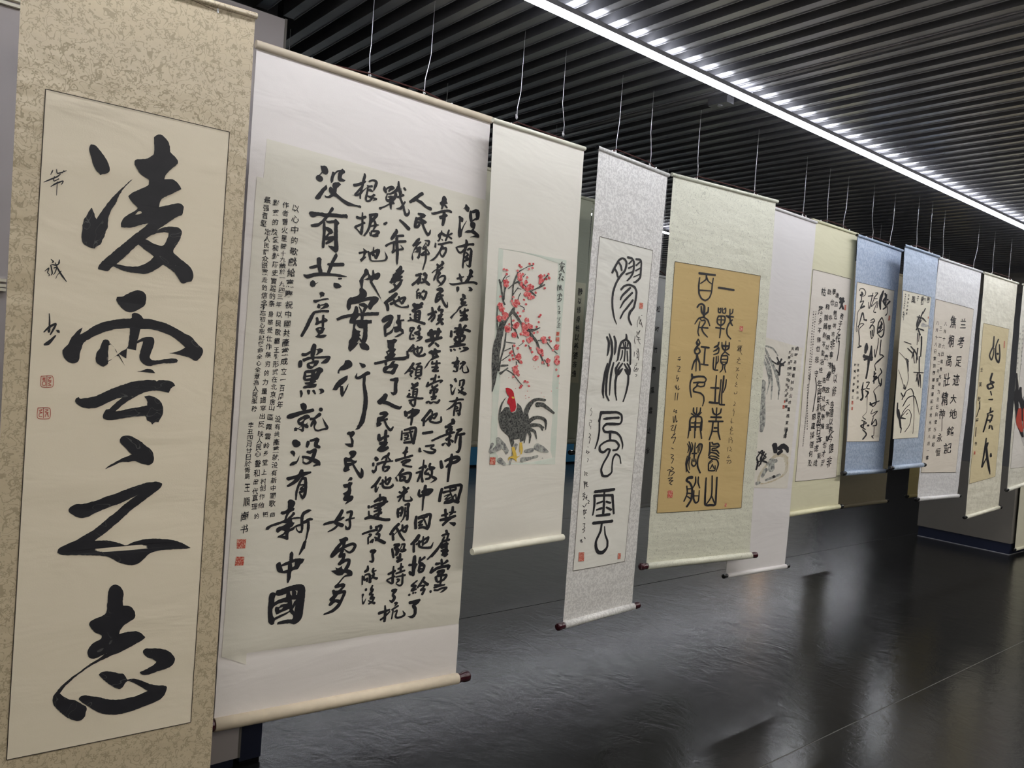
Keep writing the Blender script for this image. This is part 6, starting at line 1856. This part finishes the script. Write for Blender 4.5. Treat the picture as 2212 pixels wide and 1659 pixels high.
mats = {
 's1': (brocade('silk_gold_floral', (.52, .44, .31), (.36, .30, .20), 'floral', 44, .30, .60, .55), paper('paper_cream_s1', (.70, .63, .50), wr=.7), None),
 's2': (paper('mount_white_paper', (.70, .66, .635), wr=.8), paper('paper_warm_white', (.66, .63, .545), wr=.9), plain('rod_cream', (.60, .52, .40), .6, .3)),
 's3': (paper('mount_ivory', (.68, .655, .59), wr=.6), paper('paper_under_painting', (.66, .64, .58)), plain('rod_ivory', (.70, .68, .57), .5, .3)),
 's4': (brocade('silk_white_floral', (.64, .63, .61), (.50, .49, .48), 'blotch', 90, .38, .6, .45), paper('paper_white_s4', (.66, .65, .60), wr=1.1), None),
 's5': (brocade('silk_green_white_curl', (.60, .60, .50), (.43, .43, .36), 'curl', 62, .40, .6, .4), paper('paper_gold', (.50, .37, .17), .5, wr=.8), None),
 's6': (paper('mount_pale_grey', (.62, .60, .60), wr=.6), paper('paper_white_s6', (.62, .59, .53)), None),
 's7': (paper('mount_pale_yellow', (.60, .58, .42), wr=.8), paper('paper_white_s7', (.64, .60, .55)), plain('rod_pale_yellow', (.62, .60, .42), .5, .3)),
 's8': (brocade('silk_blue', (.26, .33, .46), (.36, .43, .54), 'blotch', 60, .40, .55, .5), paper('paper_cream_s8', (.70, .65, .56)), None),
 's9': (brocade('silk_blue_second', (.28, .35, .47), (.37, .44, .55), 'blotch', 55, .40, .55, .5), paper('paper_cream_s9', (.68, .65, .55)), None),
 's10': (brocade('silk_pearl_grey', (.56, .56, .58), (.64, .64, .65), 'blotch', 50, .42, .55, .4), paper('paper_cream_s10', (.64, .59, .52)), None),
 's11': (brocade('silk_cream', (.62, .60, .50), (.68, .66, .56), 'blotch', 22, .42, .55, .4), paper('paper_straw', (.60, .52, .33)), None),
 's12': (brocade('silk_ivory', (.60, .59, .52), (.66, .65, .58), 'blotch', 22, .42, .55, .4), paper('paper_white_s12', (.62, .60, .57)), None),
}
KNOB = {'s1': 'maroon', 's2': 'maroon', 's3': None, 's4': 'maroon', 's5': 'maroon'}
RAD = {'s1': .020, 's2': .021, 's3': .014, 's4': .016, 's5': .0165, 's6': .0125, 's7': .0145, 's8': .015, 's9': .015, 's10': .014, 's11': .014, 's12': .0145}
BORDER = {'s1': .0022, 's4': .0020, 's5': .0024, 's8': .0020, 's9': .0020, 's10': .0026, 's11': .0022, 's12': .0022, 's7': .0022}
LABEL = {
 's1': 'gold floral brocade scroll with four giant black brush characters, leftmost of the row',
 's2': 'very wide white paper scroll covered with many columns of black brush writing',
 's3': 'ivory scroll painting of a black rooster under red plum blossoms',
 's4': 'narrow pale grey brocade scroll with four tall seal-script characters and maroon knobs',
 's5': 'scroll with a golden paper panel and two columns of seal-script characters',
 's6': 'plain pale grey scroll with ink orchids and rocks, half hidden behind the golden-panel scroll',
 's7': 'pale yellow mounted scroll crowded with small running-script columns, left of the blue scrolls',
 's8': 'blue silk scroll with three columns of bold looping cursive characters',
 's9': 'blue silk scroll with ink bamboo and orchid painting, right of the other blue scroll',
 's10': 'pearl grey silk scroll with two columns of neat script and small side columns',
 's11': 'cream scroll with a straw-coloured panel bearing four cursive characters',
 's12': 'ivory scroll with a dark and red ink painting, cut by the right edge'}
DENS = {'s1': 90, 's2': 80}
def pieces(m):
    """Split a mesh of loose brush marks into groups of marks that lie near one another."""
    n = len(m.v); par = list(range(n))
    def find(a):
        while par[a] != a: par[a] = par[par[a]]; a = par[a]
        return a
    for f_ in m.f:
        r0 = find(f_[0])
        for q in f_[1:]: par[find(q)] = r0
    isl = {}
    for i in range(n): isl.setdefault(find(i), []).append(i)
    K = list(isl.values()); B = []
    for L in K:
        xs = [m.v[i][0] for i in L]; zs = [m.v[i][2] for i in L]; B.append((min(xs), max(xs), min(zs), max(zs)))
    if len(K) > 2500: return [m]
    p2 = list(range(len(K)))
    def f2(a):
        while p2[a] != a: p2[a] = p2[p2[a]]; a = p2[a]
        return a
    for i in range(len(K)):
        bi = B[i]; si = max(bi[1]-bi[0], bi[3]-bi[2])
        for j in range(i+1, len(K)):
            bj = B[j]; sj = max(bj[1]-bj[0], bj[3]-bj[2])
            g = math.hypot(max(0, bi[0]-bj[1], bj[0]-bi[1]), max(0, bi[2]-bj[3], bj[2]-bi[3]))
            if g <= max(.019, .48*max(si, sj)): p2[f2(i)] = f2(j)
    grp = {}
    for i in range(len(K)): grp.setdefault(f2(i), []).append(i)
    if len(grp) == 1: return [m]
    idx = {}
    out = {}
    for g, isls in grp.items():
        q = MB(); out[g] = q
        for k in isls:
            for i in K[k]: idx[i] = (g, len(q.v)); q.v.append(m.v[i])
    for f_ in m.f: out[idx[f_[0]][0]].f.append(tuple(idx[i][1] for i in f_))
    return list(out.values())
def extra_ink(S_, ink):
    # plum blossoms: five petals, dark stamens, a few faded
    for (x, z, rx, rz) in ink.blos:
        a0 = random.uniform(0, 6)
        for k in range(5):
            a = a0+k*2*PI/5+random.uniform(-.2, .2); q = random.uniform(.42, .62)
            cx, cz = x+math.cos(a)*rx*q, z+math.sin(a)*rz*q; L = []
            for i in range(9):
                b = 2*PI*i/9; r = random.uniform(.44, .60); L.append((cx+math.cos(b)*rx*r, cz+math.sin(b)*rz*r))
            ink.poly([L], key=4)
        for k in range(3 if rx > .004 else 0):
            a = random.uniform(0, 6); ink.ribbon(.7, [(x, z, rz*.16), (x+math.cos(a)*rx*.5, z+math.sin(a)*rz*.5, rz*.26)], key=101)
def build(key):
    d = DATA[key]; q = d['q']; root = tag(empty('hanging_scroll', d['o'], d['r']), LABEL[key], 'scroll', 'calligraphy scrolls hung in the front row')
    S_ = Surf(key, q); mm_, pm, rm = mats[key]; rm = rm or mm_
    nx = max(10, int(S_.w/.022)); nz = max(30, int(S_.h/.022))
    if key in ('s1', 's2', 's4'): nx = int(S_.w/.014); nz = int(S_.h/.014)
    sheet('mount', S_, q, 0, mm_, root, nx, nz)
    pq = d['p']
    pw = (pq[1][0]-pq[0][0])*U; ph = (pq[0][1]-pq[3][1])*U
    base = None
    if key != 's3':
        base = sheet('paper_panel', S_, pq, .0010, pm, root, max(8, int(pw/.018)), max(20, int(ph/.018)), .0006)
    if key == 's2':
        sheet('paper_panel', S_, [[52, 3560], [190, 3560], [185, 434], [21, 515]], .0014, pm, root, 8, 80, .0004)
    if key in BORDER: frame_line(S_, pq, BORDER[key], .0019, base)
    base = base or root
    # rods
    r = RAD[key]; (tl, tr, br, bl) = [(p[0]*U, p[1]*U) for p in q]
    over = .004 if key in ('s2', 's3', 's1', 's6', 's7') else .012
    tr_ = .0085 if key != 's2' else .013
    MB().tube([(tl[0]-over, -.001, tl[1]-.004), (tr[0]+over, -.001, tr[1]-.004)], tr_, 14).make('top_rod', rm, root, smooth=False)
    if key in ('s4', 's5', 's8', 's9'):
        for (x, z, sg) in ((tl[0], tl[1], -1), (tr[0], tr[1], 1)):
            MB().tube([(x+sg*.0105, -.001, z-.004), (x+sg*.013, -.001, z-.004)], .0094, 14).make('rod_cap', M['black_lacquer'] if key != 's5' else rm, root)
    ro = MB().tube([(bl[0]-.002, -r*.4, bl[1]), (br[0]+.002, -r*.4, br[1])], r, 20).make('roller', rm, root, smooth=False)
    for p in root.children:
        if p.name.startswith(('roller', 'top_rod')):
            for f in p.data.polygons: f.use_smooth = len(f.vertices) == 4
    kn = KNOB.get(key, 'black_lacquer')
    if kn:
        for (x, z, sg) in ((bl[0], bl[1], -1), (br[0], br[1], 1)):
            prof = [(.000, .80), (.004, .92), (.010, .84), (.016, .80), (.021, .98), (.033, 1.0), (.040, .98), (.0425, .80)]
            k = r/.016
            MB().tube([(x+sg*(.002+a*k), -r*.4, z) for a, b in prof], [b*r for a, b in prof], 16).make('knob', M[kn], ro, smooth=True)
    else:
        for (x, z, sg) in ((bl[0], bl[1], -1), (br[0], br[1], 1)):
            MB().tube([(x+sg*.002, -r*.4, z), (x+sg*.006, -r*.4, z)], [r*.97, r*.93], 16).make('roller_cap', rm, ro)
    # hanging cord laced through two pins on the rod
    x1, x2 = tl[0]+.22*S_.w, tl[0]+.78*S_.w; zt = tl[1]+.006; sag = []
    ws = [w_ for w_ in WIRES if w_[6] == key]
    pk = sorted([w_[7] for w_ in ws]) or [S_.w*.5]
    px_ = [(x1-.02, zt-.004)]+[(p, zt+.014) for p in pk]+[(x2+.02, zt-.004)]
    px_.sort()
    MB().tube([(x, .002, z) for x, z in px_], .0024, 6).make('cord', M['cord'], root)
    for x in (x1-.02, x2+.02):
        MB().tube([(x, .002, zt-.008), (x, .002, zt+.004)], .0035, 8).make('pin', M['wire'], root)
    ink = Ink(S_); ink.run(INK[key]); extra_ink(S_, ink)
    mm2 = {1: M['ink'], 101: M['ink'], 2: M['seal_line'], 102: M['seal'], 3: M['paint_ground'], 4: M['pink'], 5: M['yellow'], 6: M['grey_wash'], 8: M['tan_wash'], 9: M['rose']}
    if key == 's1': mm2[1] = M['ink_figured']
    if key == 's3': mm2[2] = M['cock_red']; mm2[1] = M['ink_blossom']
    nm = dict(NAMES)
    if key == 's3': nm.update({1: 'ink_painting', 2: 'rooster_comb', 101: 'blossom_stamen'})
    nm[102] = 'red_seal'
    if key in ('s6', 's9', 's12'): nm[1] = 'ink_painting'
    for (k, g), m in sorted(ink.m.items(), key=lambda t_: (t_[0][0], t_[0][1] or ('', 0))):
        for piece in pieces(m): piece.make(g[0] if g else nm.get(k, 'brush_writing'), mm2[k], base)
    return root
OFF[101 % 100] = OFF[1]
for key in DATA: build(key)

# ---------------------------------------------------------------- scrolls further back
def back_scroll(x0, x1, y, z0, z1, mount, label, panel=None, pm=None, kn='black_lacquer', inky=None, r=.015):
    root = tag(empty('hanging_scroll', (x0, y, z0), 0), label, 'scroll', 'scrolls hung in the rows behind')
    w_, h = (x1-x0)/U, (z1-z0)/U; q = [[0, h], [w_, h], [w_, 0], [0, 0]]
    S_ = Surf(label[:4], q)
    sheet('mount', S_, q, 0, mount, root, 14, 40)
    if panel:
        a, b, c, d_ = panel; pp = sheet('paper_panel', S_, [[a/U, d_/U], [b/U, d_/U], [b/U, c/U], [a/U, c/U]], .001, pm, root, 8, 30, .0006)
        if inky:
            ink = Ink(S_); ink.c = 1; n = len(inky)
            for i, ch in enumerate(inky):
                ink.text(.036, .042, (a+b)/2, d_-.05-(d_-c-.1)*i/max(1, n-1), ch)
            ink.m[(1, None)].make('brush_writing', M['ink'], pp)
    W_ = x1-x0; H_ = z1-z0
    MB().tube([(-.008, 0, H_-.004), (W_+.008, 0, H_-.004)], .009, 12).make('top_rod', mount, root)
    MB().tube([(-.002, -.005, 0), (W_+.002, -.005, 0)], r, 16).make('roller', mount, root)
    for x, sg in ((0, -1), (W_, 1)):
        MB().tube([(x+sg*.003, -.005, 0), (x+sg*.012, -.005, 0), (x+sg*.035, -.005, 0), (x+sg*.04, -.005, 0)], [r*.8, r*.9, r, r*.8], 14, ).make('knob', M[kn], root)
    MB().tube([(W_*.25, 0, H_), (W_*.5, 0, H_+.03), (W_*.75, 0, H_)], .0024, 6).make('cord', M['cord'], root)
    MB().tube([(W_*.5, 0, H_+.03), (W_*.5, 0, CEIL-z0)], .0008, 5).make('suspension_wire', M['wire'], root)
    return root
sage = paper('mount_sage', (.36, .38, .30)); strip_p = paper('paper_strip', (.50, .49, .36)); khaki = paper('mount_khaki', (.30, .26, .18))
olive = paper('mount_olive_yellow', (.40, .33, .15)); creamb = paper('mount_cream_back', (.60, .58, .46)); whiteb = paper('mount_white_back', (.58, .58, .56))
back_scroll(2.50, 3.12, 3.18, 1.17, 2.531, sage, 'sage green scroll with a pale writing strip behind the rooster painting', (.53, .615, .33, .89), strip_p, inky='静以修身儉以养德非澹')
back_scroll(.95, 1.62, 3.12, .95, 2.531, whiteb, 'white scroll hidden behind the wide many-column scroll, left one')  # unseen scroll, added as a pale surface for the slats to reflect
back_scroll(1.70, 2.42, 3.12, 1.17, 2.531, creamb, 'cream scroll hidden behind the wide many-column scroll, right one')  # also unseen, added to brighten the slat undersides by reflection
back_scroll(3.16, 3.60, 3.22, 1.10, 2.533, sage, 'narrow sage scroll behind the seal-script scroll, right of the pale writing strip')
back_scroll(3.70, 4.02, 3.28, .74, 2.20, whiteb, 'white scroll with ink writing glimpsed left of the golden-panel scroll', (.03, .30, .30, 1.3), whiteb, kn='maroon', inky='松梅竹蘭風雲山水')
back_scroll(4.10, 4.60, 3.34, .70, 2.531, sage, 'sage scroll just behind the left edge of the golden-panel scroll')
back_scroll(5.62, 6.57, 2.99, .665, 2.531, khaki, 'wide khaki backed scroll hanging behind the first blue scroll')
back_scroll(8.05, 8.56, 4.47, .675, 2.40, creamb, 'cream scroll with black knobs far behind between the two blue scrolls')
back_scroll(7.12, 7.95, 3.05, .665, 2.531, olive, 'olive yellow scroll behind the pearl grey scroll')
back_scroll(9.09, 9.60, 2.795, .06, 2.35, creamb, 'long cream scroll hanging low on the far right partition wall')

# ---------------------------------------------------------------- wires
ORD = {'s2': 'white many-column scroll', 's3': 'rooster painting scroll', 's4': 'narrow seal-script scroll', 's5': 'golden-panel scroll', 's6': 'pale grey orchid scroll', 's7': 'pale yellow scroll',
       's8': 'left blue scroll', 's9': 'right blue scroll', 's10': 'pearl grey scroll', 's11': 'straw-panel scroll'}
cnt = {}
for x0, y0, z0, x1, y1, z1, key, u, zz in WIRES:
    c = cnt.get(key, 0); cnt[key] = c+1; tot = len([w_ for w_ in WIRES if w_[6] == key])
    side = '' if tot == 1 else ('left ' if c == 0 else 'right ')
    r = tag(empty('hanging_wire', (x0, y0+.002, z0)), 'thin bright %swire holding the %s from the ceiling' % (side, ORD[key]), 'wire', 'wires between scrolls and ceiling')
    dx, dy, dz = x1-x0, y1-y0, z1-z0; b = random.uniform(-.004, .004)
    z_ = 2.534-z0
    MB().tube([(0, 0, z_), (b, 0, z_+(dz-z_)*.35), (dx*.6+b, dy*.6, z_+(dz-z_)*.7), (dx, dy, dz), (dx*1.05, dy, CEIL+.002-z0)], [.0013, .0013, .0012, .0011, .0005], 6).make('strand', M['wire'], r)
    MB().tube([(-.006, 0, z_+.012), (-.004, 0, z_-.004), (0, 0, z_-.006), (.004, 0, z_), (0, 0, z_+.01)], .0011, 5).make('hook', M['wire'], r)
bpy.data.objects.remove(_fo)
